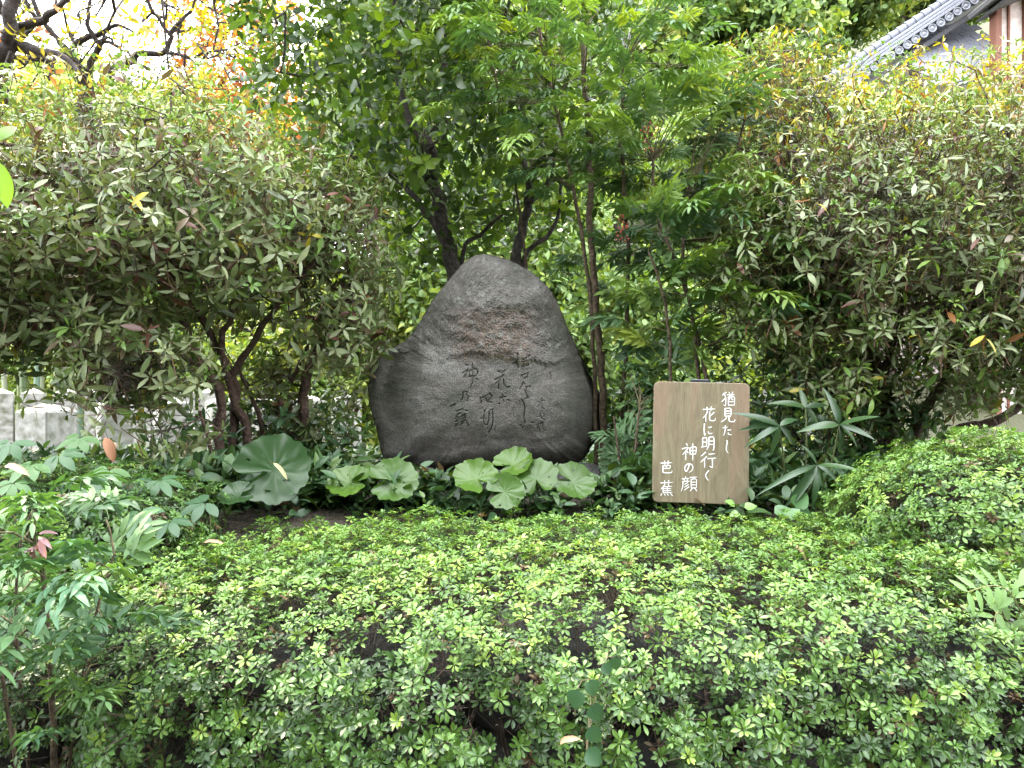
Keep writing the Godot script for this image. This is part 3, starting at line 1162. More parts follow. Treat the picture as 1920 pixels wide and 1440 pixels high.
	var sh := [[Vector3(0.05, 3.9, 0), Vector3(0.42, 1.0, 0.6), 2.0], [Vector3(-0.25, 4.3, 0), Vector3(0.4, 0.7, 0.6), 2.0], [Vector3(0.25, 3.25, 0), Vector3(0.25, 0.45, 0.3), 2.0]]
	var ps := shell(sh, 0.5, 0.075, 9000, 451, 0.15, 0.22, 2.5, func(_p): return true)
	tg = []
	items = []
	for p in ps:
		if rng.randf() < 0.15:
			tg.append(p[0])
		items.append([aim((rnd_dir() + Vector3(0, -0.6, 0)).normalized(), R(0, TAU), R(0.6, 1.0), p[0]), 0, pick([2, 1, 4, 4, 2]), 0.0])
	var b3 := Builder.new()
	grow(b3, nd, tg, 0.14, 0.0035, 0.45, col, 0.3, 4)
	part("twigs", b3.mesh(), bark, t3, Transform3D(), true)
	spread(t3, "leaves", spray(452, 4, 0.085, 0.05, 0.06, 0.45, 1.4, 0.3, Color(0.4, 0.3, 0.3)), leaf_material(WHITE, 0.5, 1.0), items, tones)


func camellia() -> void:
	seeded(500)
	var t := thing("camellia_tree", "multi stemmed camellia with glossy dark leaves right behind the stone", "tree")
	var col := Color(0.075, 0.065, 0.06)
	var all := PackedVector3Array()
	for l in [
		[[[862, 640], [850, 490], [838, 440], [825, 385], [812, 330], [805, 285], [808, 240], [822, 190], [830, 140], [838, 80], [845, 0], [850, -80]], 0.034, 0.012],
		[[[850, 480], [800, 400], [770, 360], [735, 330], [700, 310], [660, 290]], 0.016, 0.006],
		[[[822, 190], [845, 160], [872, 140], [900, 110], [930, 60]], 0.015, 0.006],
		[[[806, 280], [770, 230], [748, 150], [750, 90], [742, 20], [740, -50]], 0.018, 0.007],
		[[[825, 390], [795, 330], [790, 280], [775, 240]], 0.010, 0.005],
		[[[962, 640], [968, 490], [980, 420], [990, 380], [988, 340], [982, 300]], 0.026, 0.012],
		[[[990, 382], [1010, 365], [1030, 335], [1040, 300], [1045, 240]], 0.014, 0.006],
		[[[955, 600], [985, 480], [1030, 440], [1048, 390], [1052, 330]], 0.012, 0.006],
		[[[866, 600], [870, 470], [900, 440], [940, 405], [960, 395]], 0.012, 0.005],
	]:
		all.append_array(limb(t, "trunk" if l[1] > 0.02 else "limb", traced(l[0], 3.15, 3.25), l[1], l[2], bark, col, 0.22, 9))
	var c := func(x, y, d, rx, ry, rz): return [P(x, y, d), Vector3(rx, ry, rz), 2.0]
	var shapes := [c.call(700, 60, 3.3, 0.45, 0.62, 0.5), c.call(590, 110, 3.2, 0.22, 0.36, 0.32), c.call(840, 210, 3.3, 0.42, 0.5, 0.5), c.call(640, 290, 3.25, 0.26, 0.28, 0.3), c.call(760, -120, 3.3, 0.7, 0.5, 0.6), c.call(940, 330, 3.4, 0.36, 0.26, 0.4), c.call(800, 390, 3.45, 0.34, 0.2, 0.3), c.call(1000, 60, 3.5, 0.4, 0.6, 0.4)]
	var pts := shell(shapes, 0.45, 0.078, 60000, 501, 0.10, 0.12, 2.6, func(p): return p.y > 1.6)
	var tg := []
	for i in 330:
		tg.append(pts[rng.randi() % pts.size()][0])
	var b := Builder.new()
	grow(b, all, tg, 0.07, 0.0016, 0.46, col, 0.3, 5)
	part("twigs", b.mesh(), bark, t, Transform3D(), true)
	var meshes := [spray(510, 6, 0.062, 0.030, 0.11, 0.45, 1.25, 0.35, Color(0.9, 0.5, 0.7)), spray(511, 5, 0.066, 0.033, 0.09, 0.48, 1.2, 0.3, Color(0.9, 0.5, 0.7)), spray(512, 7, 0.055, 0.028, 0.12, 0.45, 1.3, 0.4, Color(0.9, 0.5, 0.7))]
	var tones := [Color(0.05, 0.10, 0.025), Color(0.07, 0.13, 0.03), Color(0.10, 0.18, 0.035), Color(0.17, 0.27, 0.035), Color(0.04, 0.08, 0.03)]
	var items := []
	for p in pts:
		items.append([aim((p[1] * 0.6 + rnd_dir() * 0.8 + Vector3(0, 0.15, 0)).normalized(), R(0, TAU), R(0.75, 1.15), p[0]), rng.randi() % 3, pick([4, 5, 5, 2.8, 2]), p[2]])
	foliate(t, "leaf_spray", "foliage", meshes, tones, items, 0.30, 0.9)


# ------------------------------------------------------------------ azaleas

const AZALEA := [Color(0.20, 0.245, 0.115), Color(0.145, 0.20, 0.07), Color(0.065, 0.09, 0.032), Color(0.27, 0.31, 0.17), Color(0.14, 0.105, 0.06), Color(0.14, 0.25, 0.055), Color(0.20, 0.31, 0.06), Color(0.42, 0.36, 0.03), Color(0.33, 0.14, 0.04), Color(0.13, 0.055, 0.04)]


func big_azalea(t: Node3D, shapes: Array, trunks: Array, seed_: int, weight: Callable, keep: Callable, gap: float, tries: int, size: float, lift: float, stray: float) -> void:
	var pts := shell(shapes, 0.34, gap, tries, seed_, 0.07, 0.30, 3.2, keep)
	var all := PackedVector3Array()
	var col := Color(0.12, 0.078, 0.06)
	for l in trunks:
		all.append_array(limb(t, "trunk" if l[2] > 0.019 else "limb", traced(l[0], l[1][0], l[1][1]), l[2], l[3], bark, col, 0.25, 9))
	var tg := []
	for i in 420:
		tg.append(pts[rng.randi() % pts.size()][0])
	var b := Builder.new()
	grow(b, all, tg, 0.06, 0.0013, 0.47, Color(0.105, 0.07, 0.058), 0.3, 5)
	part("twigs", b.mesh(), bark, t, Transform3D(), true)
	if not cache.has("big_rosettes"):
		cache["big_rosettes"] = [rosette(601, 4, 0.060, 0.0168, 1.5, 2, 0.07), rosette(602, 3, 0.067, 0.0175, 1.75, 0, 0.08), rosette(603, 5, 0.056, 0.016, 1.3, 3, 0.07), rosette(604, 6, 0.027, 0.010, 0.75, 4, 0.06), rosette(605, 1, 0.055, 0.018, 1.3, 0, 0.05), rosette(606, 5, 0.042, 0.015, 1.0, 2, 0.07)]
	seeded(seed_ + 1)
	var items := []
	for p in pts:
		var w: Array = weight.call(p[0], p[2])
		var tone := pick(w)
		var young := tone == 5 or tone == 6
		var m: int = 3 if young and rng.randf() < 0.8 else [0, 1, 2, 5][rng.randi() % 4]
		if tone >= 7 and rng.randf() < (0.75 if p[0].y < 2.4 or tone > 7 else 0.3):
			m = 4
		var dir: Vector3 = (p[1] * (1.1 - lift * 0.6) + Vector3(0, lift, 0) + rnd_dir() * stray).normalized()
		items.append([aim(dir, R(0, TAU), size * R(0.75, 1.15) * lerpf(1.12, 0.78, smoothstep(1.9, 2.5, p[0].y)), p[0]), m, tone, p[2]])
	seeded(seed_ + 2)
	thicket(t, pts, 13000, 0.085, 0.0010, 0.24)
	foliate(t, "leaf_sprig", "foliage", cache["big_rosettes"], AZALEA, items, 0.42, 0.7)


func big_azaleas() -> void:
	var c := func(x, y, d, rx, ry, rz, e): return [P(x, y, d), Vector3(rx, ry, rz), e]
	var t := thing("azalea", "big rounded azalea with dull olive leaves and reddish trunks left of the stone", "azalea")
	big_azalea(t, [c.call(270, 400, 2.75, 0.70, 0.42, 0.55, 2.6), c.call(-60, 430, 2.75, 0.55, 0.42, 0.55, 2.6), c.call(555, 450, 2.85, 0.34, 0.36, 0.42, 2.2), c.call(635, 580, 2.9, 0.2, 0.24, 0.3, 2.0), c.call(250, 700, 2.5, 0.26, 0.24, 0.16, 2.0), c.call(40, 610, 2.6, 0.36, 0.16, 0.25, 2.0), c.call(520, 700, 2.95, 0.18, 0.14, 0.16, 2.0), c.call(560, 780, 3.0, 0.16, 0.18, 0.18, 2.0), c.call(650, 700, 3.05, 0.12, 0.24, 0.15, 2.0)],
		[
			[[[418, 900], [410, 820], [412, 740], [380, 680], [340, 600], [325, 540], [310, 460], [330, 380]], [2.75, 2.7], 0.021, 0.008],
			[[[432, 890], [438, 800], [440, 720], [400, 640], [365, 560], [350, 500], [370, 420]], [2.8, 2.8], 0.0195, 0.007],
			[[[470, 885], [462, 810], [430, 720], [415, 650], [440, 560], [450, 470]], [2.78, 2.8], 0.019, 0.008],
			[[[568, 800], [575, 720], [600, 650], [640, 600], [655, 560], [650, 480]], [2.85, 2.8], 0.022, 0.008],
			[[[400, 900], [390, 820], [375, 770]], [2.7, 2.65], 0.010, 0.005],
			[[[520, 790], [530, 740], [560, 690], [580, 640]], [2.85, 2.85], 0.013, 0.006],
			[[[478, 880], [490, 800], [470, 740], [445, 690]], [2.8, 2.85], 0.011, 0.006],
			[[[385, 690], [330, 660], [280, 600], [200, 560]], [2.7, 2.6], 0.013, 0.005],
			[[[440, 700], [500, 600], [560, 530], [600, 470]], [2.8, 2.75], 0.014, 0.006],
			[[[330, 560], [250, 480], [140, 430], [60, 400]], [2.72, 2.6], 0.014, 0.005],
		], 610,
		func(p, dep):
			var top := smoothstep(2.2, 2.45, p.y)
			if dep > 0.45:  # inner leaves toned dark, painting in the shade inside the shrub
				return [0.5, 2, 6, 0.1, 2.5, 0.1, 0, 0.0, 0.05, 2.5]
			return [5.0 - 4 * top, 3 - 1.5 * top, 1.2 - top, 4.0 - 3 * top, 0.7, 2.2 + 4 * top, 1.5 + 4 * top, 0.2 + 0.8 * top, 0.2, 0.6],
		func(p): return p.z > -3.35 and p.x > -2.4 and (p.y > 2.0 or p.x < -1.2 or p.x > -0.58 or rough.get_noise_3dv(p * 5.0) > -0.06), 0.047, 190000, 0.98, 0.3, 0.8)
	var t2 := thing("azalea", "big azalea with yellowing top at the right, in front of the house", "azalea")
	big_azalea(t2, [c.call(1690, 385, 2.75, 0.58, 0.46, 0.5, 2.5), c.call(1960, 345, 2.75, 0.4, 0.50, 0.5, 2.3), c.call(1560, 470, 2.75, 0.42, 0.42, 0.45, 2.3), c.call(1840, 560, 2.65, 0.5, 0.36, 0.4, 2.3), c.call(1480, 270, 2.95, 0.32, 0.38, 0.35, 2.2), c.call(1620, 700, 2.75, 0.3, 0.17, 0.25, 2.0), c.call(1450, 160, 3.1, 0.22, 0.16, 0.3, 2.0)],
		[
			[[[1660, 900], [1665, 800], [1650, 700], [1600, 600], [1560, 500], [1545, 440], [1540, 380], [1500, 300]], [2.75, 2.8], 0.032, 0.010],
			[[[1680, 900], [1720, 800], [1760, 720], [1800, 620], [1830, 520]], [2.75, 2.7], 0.024, 0.008],
			[[[1640, 900], [1600, 780], [1560, 700], [1500, 640], [1450, 560]], [2.8, 2.85], 0.020, 0.007],
			[[[1700, 880], [1790, 810], [1860, 790], [1940, 740], [2010, 640]], [2.8, 2.75], 0.024, 0.009],
			[[[1650, 720], [1680, 620], [1700, 500], [1690, 380]], [2.78, 2.75], 0.016, 0.006],
			[[[1780, 690], [1850, 600], [1900, 500], [1930, 400]], [2.75, 2.75], 0.014, 0.006],
			[[[1560, 840], [1540, 760], [1490, 700], [1440, 660]], [2.8, 2.8], 0.010, 0.005],
		], 620,
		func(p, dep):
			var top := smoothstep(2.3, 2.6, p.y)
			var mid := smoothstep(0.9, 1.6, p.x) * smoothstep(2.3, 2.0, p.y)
			if dep > 0.45:  # shaded interior put into the inner leaf tones
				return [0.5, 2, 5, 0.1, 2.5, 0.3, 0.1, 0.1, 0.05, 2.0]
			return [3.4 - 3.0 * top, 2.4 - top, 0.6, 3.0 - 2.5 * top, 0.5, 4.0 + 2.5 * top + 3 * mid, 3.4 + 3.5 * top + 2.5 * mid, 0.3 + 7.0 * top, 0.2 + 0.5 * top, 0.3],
		func(p): return p.z > -3.4 and p.x < 2.6, 0.040, 210000, 0.80, 0.95, 0.5)


# ------------------------------------------------------------------ heavenly bamboo

const NANDINA := [Color(0.065, 0.135, 0.06), Color(0.09, 0.175, 0.07), Color(0.13, 0.23, 0.07), Color(0.20, 0.31, 0.07), Color(0.28, 0.36, 0.05), Color(0.30, 0.22, 0.04)]


func nandina(label: String, stems: Array, clouds: Array, seed_: int, tones: Array, weights: Array, gap: float, size: float, category := "nandina") -> Node3D:
	var t := thing("nandina", label, category)
	var col := Color(0.13, 0.095, 0.065)
	var all := PackedVector3Array()
	for l in stems:
		all.append_array(limb(t, "stem", traced(l[0], l[1], l[1]), l[2], l[2] * 0.6, bark, col, 0.12, 7))
	seeded(seed_)
	var items := []
	var b := Builder.new()
	if not cache.has("fronds"):
		cache["fronds"] = [frond(701, 0.28, 0.088, 0.022), frond(702, 0.32, 0.095, 0.024), frond(703, 0.25, 0.082, 0.021)]
	var pts := shell(clouds, 0.5, gap, 9000, seed_, 0.05, 0.5, 3.0, func(_p): return true)
	for p in pts:
		var q: Vector3 = p[0]
		var near := all[0]
		for a in all:
			if a.distance_squared_to(q - Vector3(0, 0.06, 0)) < near.distance_squared_to(q - Vector3(0, 0.06, 0)):
				near = a
		var out := q - near
		out.y = clampf(out.y, -0.05, 0.15)
		var dir := (out.normalized() + Vector3(0, 0.25, 0.15) + rnd_dir() * 0.35).normalized()
		var fr := leaf_frame(q - dir * 0.1 * size, dir, Vector3.UP)
		items.append([Transform3D(fr.basis.scaled_local(Vector3.ONE * size * R(0.8, 1.15)), fr.origin), rng.randi() % 3, pick(weights), 0.0])
		b.tube(PackedVector3Array([near, near.lerp(q - dir * 0.1 * size, 0.5) + Vector3(0, 0.01, 0), q - dir * 0.1 * size]), PackedFloat32Array([0.0022, 0.0018, 0.0014]), 4, Color(0.14, 0.12, 0.06))
	part("stalks", b.mesh(), bark, t, Transform3D(), true)
	foliate(t, "frond", "foliage", cache["fronds"], tones, items, 0.55, 0.85, 140)
	return t


func berries(t: Node3D, at: Vector3, seed_: int, col: Color) -> void:
	seeded(seed_)
	var b := Builder.new()
	var s := Builder.new()
	for i in 26:
		var p := at + Vector3(R(-0.028, 0.028), R(-0.05, 0.05), R(-0.02, 0.02))
		s.tube(PackedVector3Array([at + Vector3(0, (p.y - at.y) * 0.4, 0), p]), PackedFloat32Array([0.0008, 0.0005]), 3, Color(0.2, 0.1, 0.06))
		ball(b, p, R(0.003, 0.0045), col * R(0.7, 1.2))
	part("berries", b.mesh(), leaf_material(WHITE, 0.3, 0.1), t, Transform3D(), true)
	part("berry_stalk", s.mesh(), bark, t)


func ball(b: Builder, p: Vector3, r: float, col: Color) -> void:
	var first := b.v.size()
	for j in 5:
		for i in 7:
			var th := PI * j / 4.0
			var ph := TAU * i / 7.0
			var d := Vector3(sin(th) * cos(ph), cos(th), sin(th) * sin(ph))
			b.add(p + d * r, d, col)
	for j in 4:
		for i in 7:
			b.quad(first + j * 7 + i, first + j * 7 + (i + 1) % 7, first + (j + 1) * 7 + (i + 1) % 7, first + (j + 1) * 7 + i)


func nandinas() -> void:
	var c := func(x, y, d, rx, ry, rz): return [P(x, y, d), Vector3(rx, ry, rz), 2.0]
	var a := nandina("tall nandina with narrow leaves and thin brown stems, just right of the stone", [
			[[[1135, 900], [1128, 700], [1115, 560], [1108, 440], [1106, 330], [1100, 200], [1090, 60]], 2.9, 0.016],
			[[[1150, 900], [1170, 700], [1178, 500], [1172, 380], [1165, 250], [1170, 120]], 2.95, 0.010],
			[[[1120, 900], [1112, 650], [1095, 470], [1065, 300], [1030, 150], [1010, 40]], 2.9, 0.009],
		], [c.call(1160, 480, 3.05, 0.26, 0.14, 0.16), c.call(1190, 620, 3.0, 0.16, 0.24, 0.12), c.call(1060, 260, 2.85, 0.26, 0.16, 0.3), c.call(1000, 110, 2.75, 0.32, 0.20, 0.3), c.call(1200, 80, 2.85, 0.28, 0.2, 0.3), c.call(1225, 800, 3.0, 0.10, 0.18, 0.1)],
		710, NANDINA, [3, 6, 5, 4, 0.8, 0.02], 0.112, 0.52)
	berries(a, P(1165, 428, 2.7), 711, Color(0.5, 0.11, 0.07))
	berries(a, P(1215, 258, 2.7), 712, Color(0.5, 0.12, 0.08))
	berries(a, P(1050, 90, 2.7), 713, Color(0.28, 0.22, 0.12))
	nandina("nandina with layered blue green leaves in front of the right azalea", [
			[[[1330, 900], [1310, 720], [1300, 600], [1270, 500], [1230, 400], [1225, 300]], 2.75, 0.008],
			[[[1345, 900], [1330, 740], [1310, 640], [1290, 560], [1280, 470], [1290, 360]], 2.75, 0.009],
			[[[1290, 900], [1262, 760], [1255, 640], [1240, 540], [1215, 470]], 2.7, 0.007],
		], [c.call(1340, 430, 2.8, 0.30, 0.26, 0.25), c.call(1285, 620, 2.8, 0.19, 0.24, 0.15), c.call(1260, 270, 2.9, 0.24, 0.16, 0.25), c.call(1400, 560, 2.75, 0.18, 0.16, 0.18)],
		720, NANDINA, [3, 5, 5, 3.0, 0.4, 0.03], 0.10, 0.70)
	nandina("young nandina with lime green leaves hanging at the top centre", [
			[[[1000, 640], [975, 400], [940, 200], [915, 60], [910, -60]], 3.15, 0.006],
		], [c.call(905, 70, 2.75, 0.09, 0.10, 0.10), c.call(1280, 130, 2.7, 0.09, 0.08, 0.1), c.call(850, 0, 2.7, 0.08, 0.05, 0.1)],
		730, NANDINA, [0, 0, 1, 3, 5, 0.0], 0.11, 0.6)
	nandina("low nandina with dark leaves between the stone and the wooden board", [
			[[[1165, 930], [1160, 850], [1150, 780]], 2.6, 0.005], [[[1185, 930], [1190, 850], [1200, 760]], 2.6, 0.005],
		], [c.call(1185, 870, 2.65, 0.06, 0.08, 0.08), c.call(1215, 740, 2.8, 0.05, 0.1, 0.06)],
		740, NANDINA, [5, 5, 3, 1, 0.2, 0.1], 0.075, 0.62)
	var pale := [Color(0.075, 0.16, 0.065), Color(0.095, 0.19, 0.075), Color(0.052, 0.12, 0.05), Color(0.115, 0.215, 0.08), Color(0.30, 0.36, 0.06), Color(0.08, 0.18, 0.09)]
	var near := nandina("pale green nandina with one pink shoot at the left in front of the hedge", [
			[[[105, 1500], [100, 1380], [95, 1250], [85, 1120], [70, 1020]], 1.32, 0.006],
			[[[60, 1500], [40, 1300], [30, 1150], [40, 1000]], 1.38, 0.004],
			[[[120, 1500], [150, 1300], [180, 1150], [215, 1040]], 1.35, 0.003],
			[[[40, 1500], [0, 1250], [-40, 1100]], 1.3, 0.004],
		], [c.call(60, 1190, 1.28, 0.15, 0.20, 0.10), c.call(40, 1000, 1.34, 0.12, 0.09, 0.10), c.call(170, 1120, 1.3, 0.10, 0.10, 0.08), c.call(-60, 1150, 1.3, 0.12, 0.2, 0.1)],
		750, pale, [4, 4, 3, 4, 0.12, 3], 0.082, 0.45)
	var b := Builder.new()
	for i in 7:
		var an := -2.9 + i * 0.55 + R(-0.2, 0.2)
		b.leaf(leaf_frame(P(72, 1030, 1.2) + Vector3(0, 0.004 * i, 0), Vector3(cos(an), sin(an) * 0.8 + R(-0.4, 0.2), R(0.1, 0.7)), Vector3(R(-0.4, 0.4), 0.8, 0.6)), R(0.022, 0.042), R(0.007, 0.011), 0.4, 0.3, R(0.3, 0.9), 5)
	var pk := leaf_material(lin(0.46, 0.24, 0.30), 0.45, 0.8)
	part("pink_shoot", b.mesh(), pk, near)


# ------------------------------------------------------------------ the poem stone

const CARVED := [   # brush strokes cut into the stone, as traced on its face
	[[985, 280], [990, 455]], [[920, 402], [1000, 385]], [[1040, 345], [1065, 362], [1130, 300]], [[1040, 385], [1092, 372]], [[1040, 442], [1112, 425], [1110, 405]],
	[[1015, 560], [1068, 535], [1112, 522], [1100, 560], [1062, 592]], [[1030, 545], [1045, 568]],
	[[1052, 632], [1035, 680], [1008, 715]], [[1060, 640], [1078, 655]], [[1085, 690], [1140, 684]], [[1104, 690], [1080, 735], [1092, 785], [1114, 825], [1082, 832]],
	[[1028, 845], [1055, 872], [1076, 940], [1066, 1010], [1060, 1062], [1074, 1135]], [[1016, 1158], [1028, 1162]], [[1040, 1188], [1050, 1184]],
	[[738, 498], [768, 506]], [[836, 482], [788, 520]], [[702, 602], [760, 575], [816, 545]], [[800, 545], [760, 612], [703, 662]], [[752, 640], [745, 706]], [[808, 600], [818, 660], [848, 696], [884, 688]],
	[[800, 782], [802, 832]], [[770, 826], [838, 810]], [[754, 890], [766, 894]], [[808, 850], [816, 856]], [[856, 848], [882, 856]],
	[[522, 820], [536, 868], [530, 888]], [[530, 830], [590, 808], [642, 764]], [[590, 812], [602, 858]], [[640, 770], [668, 800], [650, 830], [608, 872], [664, 882]],
	[[580, 972], [570, 1040], [565, 1102], [574, 1150], [606, 1156], [630, 1100], [636, 1000]], [[542, 1076], [572, 1080]], [[654, 975], [682, 965], [676, 1030], [682, 1112], [664, 1190], [626, 1250]],
	[[344, 420], [378, 428]], [[308, 522], [372, 478]], [[370, 490], [318, 576]], [[346, 528], [348, 580]], [[431, 398], [431, 560], [430, 640], [398, 704]], [[384, 502], [470, 464], [502, 500], [470, 556], [384, 566]], [[392, 502], [396, 562]], [[472, 588], [498, 598]],
	[[308, 762], [332, 750]], [[316, 770], [310, 820], [288, 858]], [[340, 745], [372, 750], [354, 790], [386, 810], [364, 862]],
	[[150, 934], [222, 904]], [[234, 990], [272, 975], [312, 960]], [[344, 978], [368, 988]], [[228, 1062], [256, 1022], [282, 1010]], [[212, 1084], [262, 1060]], [[230, 1098], [258, 1082]], [[220, 1118], [252, 1104]], [[225, 1172], [248, 1148]],
	[[285, 1062], [332, 1030]], [[286, 1092], [336, 1062]], [[290, 1122], [336, 1100]], [[290, 1152], [322, 1126]], [[340, 1020], [346, 1104]], [[338, 1090], [382, 1156]],
	[[1235, 882], [1312, 855]], [[1276, 832], [1270, 890], [1238, 934]], [[1280, 900], [1286, 950], [1314, 966]], [[1224, 1062], [1272, 1040]], [[1260, 1008], [1276, 1080], [1314, 1096]], [[1300, 1015], [1312, 1050], [1280, 1072]],
	[[1148, 1132], [1182, 1130]], [[1208, 1162], [1302, 1125]], [[1226, 1150], [1224, 1205]], [[1264, 1130], [1260, 1254]], [[1290, 1130], [1292, 1200], [1326, 1230]], [[1244, 1172], [1252, 1242]],
	[[1378, 520], [1402, 560], [1390, 590]],
]

const OUTLINE := [[696, 693], [690, 729], [695, 768], [706, 805], [717, 860], [742, 869], [772, 872], [790, 884], [828, 896], [857, 893], [900, 890], [960, 884], [1001, 880], [1073, 878], [1098, 858], [1112, 832], [1134, 806], [1137, 768], [1124, 735], [1106, 703], [1090, 668], [1077, 642], [1056, 594], [1045, 566], [1030, 541], [1010, 520], [987, 504], [947, 484], [907, 475], [880, 482], [853, 511], [834, 534], [813, 559], [797, 586], [784, 608], [772, 628], [756, 641], [723, 659], [703, 676]]


func carve_mask(x0: float, y0: float, w: int, h: int, res: float) -> PackedFloat32Array:
	var m := PackedFloat32Array()
	m.resize(w * h)
	for s in CARVED:
		var big := 1.0 if s[0][0] < 1140 else 0.72
		for i in s.size() - 1:
			var a := (Vector2(820 + s[i][0] / 6.546, 620 + s[i][1] / 6.546) - Vector2(x0, y0)) * res
			var b := (Vector2(820 + s[i + 1][0] / 6.546, 620 + s[i + 1][1] / 6.546) - Vector2(x0, y0)) * res
			var hw := 1.75 * big * res
			for y in range(maxi(0, int(minf(a.y, b.y) - hw)), mini(h, int(maxf(a.y, b.y) + hw) + 2)):
				for x in range(maxi(0, int(minf(a.x, b.x) - hw)), mini(w, int(maxf(a.x, b.x) + hw) + 2)):
					var q := Geometry2D.get_closest_point_to_segment(Vector2(x, y), a, b).distance_to(Vector2(x, y)) / hw
					if q < 1.0:
						m[y * w + x] = maxf(m[y * w + x], (1.0 - q * q) * big)
	return m


func stone_relief(x: float, y: float, r: float) -> float:   # metres towards the front, at a spot of the traced face
	var h := 0.21 * pow(maxf(1.0 - pow(r, 2.6), 0.0), 0.55)
	# the left flank falls away behind a blunt upright edge
	var ridge := lerpf(806.0, 772.0, smoothstep(580.0, 880.0, y)) + 8.0 * rough.get_noise_2d(y * 0.006, 5.0)
	h -= 0.0012 * maxf(0.0, ridge - x) * smoothstep(0.0, 10.0, ridge - x) * (1.0 - 0.4 * smoothstep(60.0, 110.0, ridge - x)) * smoothstep(1.0, 0.8, r)
	# the right flank
	h -= 0.0012 * maxf(0.0, x - 1052.0) * smoothstep(0.0, 30.0, x - 1052.0)
	# rough upper part stands proud over a ledge, the cut face below is flatter
	var ledge := 664.0 + 14.0 * smoothstep(880.0, 1000.0, x) + 9.0 * rough.get_noise_2d(x * 0.03, 1.0) + 4.0 * rough.get_noise_2d(x * 0.11, 3.0)
	var over := smoothstep(ledge + 5.0, ledge - 5.0, y) * smoothstep(840.0, 880.0, x) * smoothstep(1100.0, 1030.0, x)
	h += 0.011 * over
	h += 0.018 * smoothstep(600.0, 560.0, y) * smoothstep(820.0, 900.0, x)
	var up := smoothstep(700.0, 640.0, y)
	var p := Vector2(x, y)
	h += (0.008 + 0.011 * up) * rough.get_noise_2d(p.x * 0.012, p.y * 0.012)
	h += (0.0016 + 0.0035 * up) * rough.get_noise_2d(p.x * 0.05 + 40.0, p.y * 0.05)
	h += (0.0009 + 0.0034 * up) * rough.get_noise_2d(p.x * 0.22 + 90.0, p.y * 0.24)
	# rounded step near the foot
	var foot := 838.0 + 10.0 * rough.get_noise_2d(x * 0.016, 12.0) + 18.0 * smoothstep(960.0, 800.0, x) - 14.0 * smoothstep(1000.0, 1080.0, x)
	h += 0.010 * smoothstep(foot - 16.0, foot + 8.0, y) * smoothstep(foot + 44.0, foot + 10.0, y)
	h -= 0.10 * smoothstep(866.0, 892.0, y)
	return h


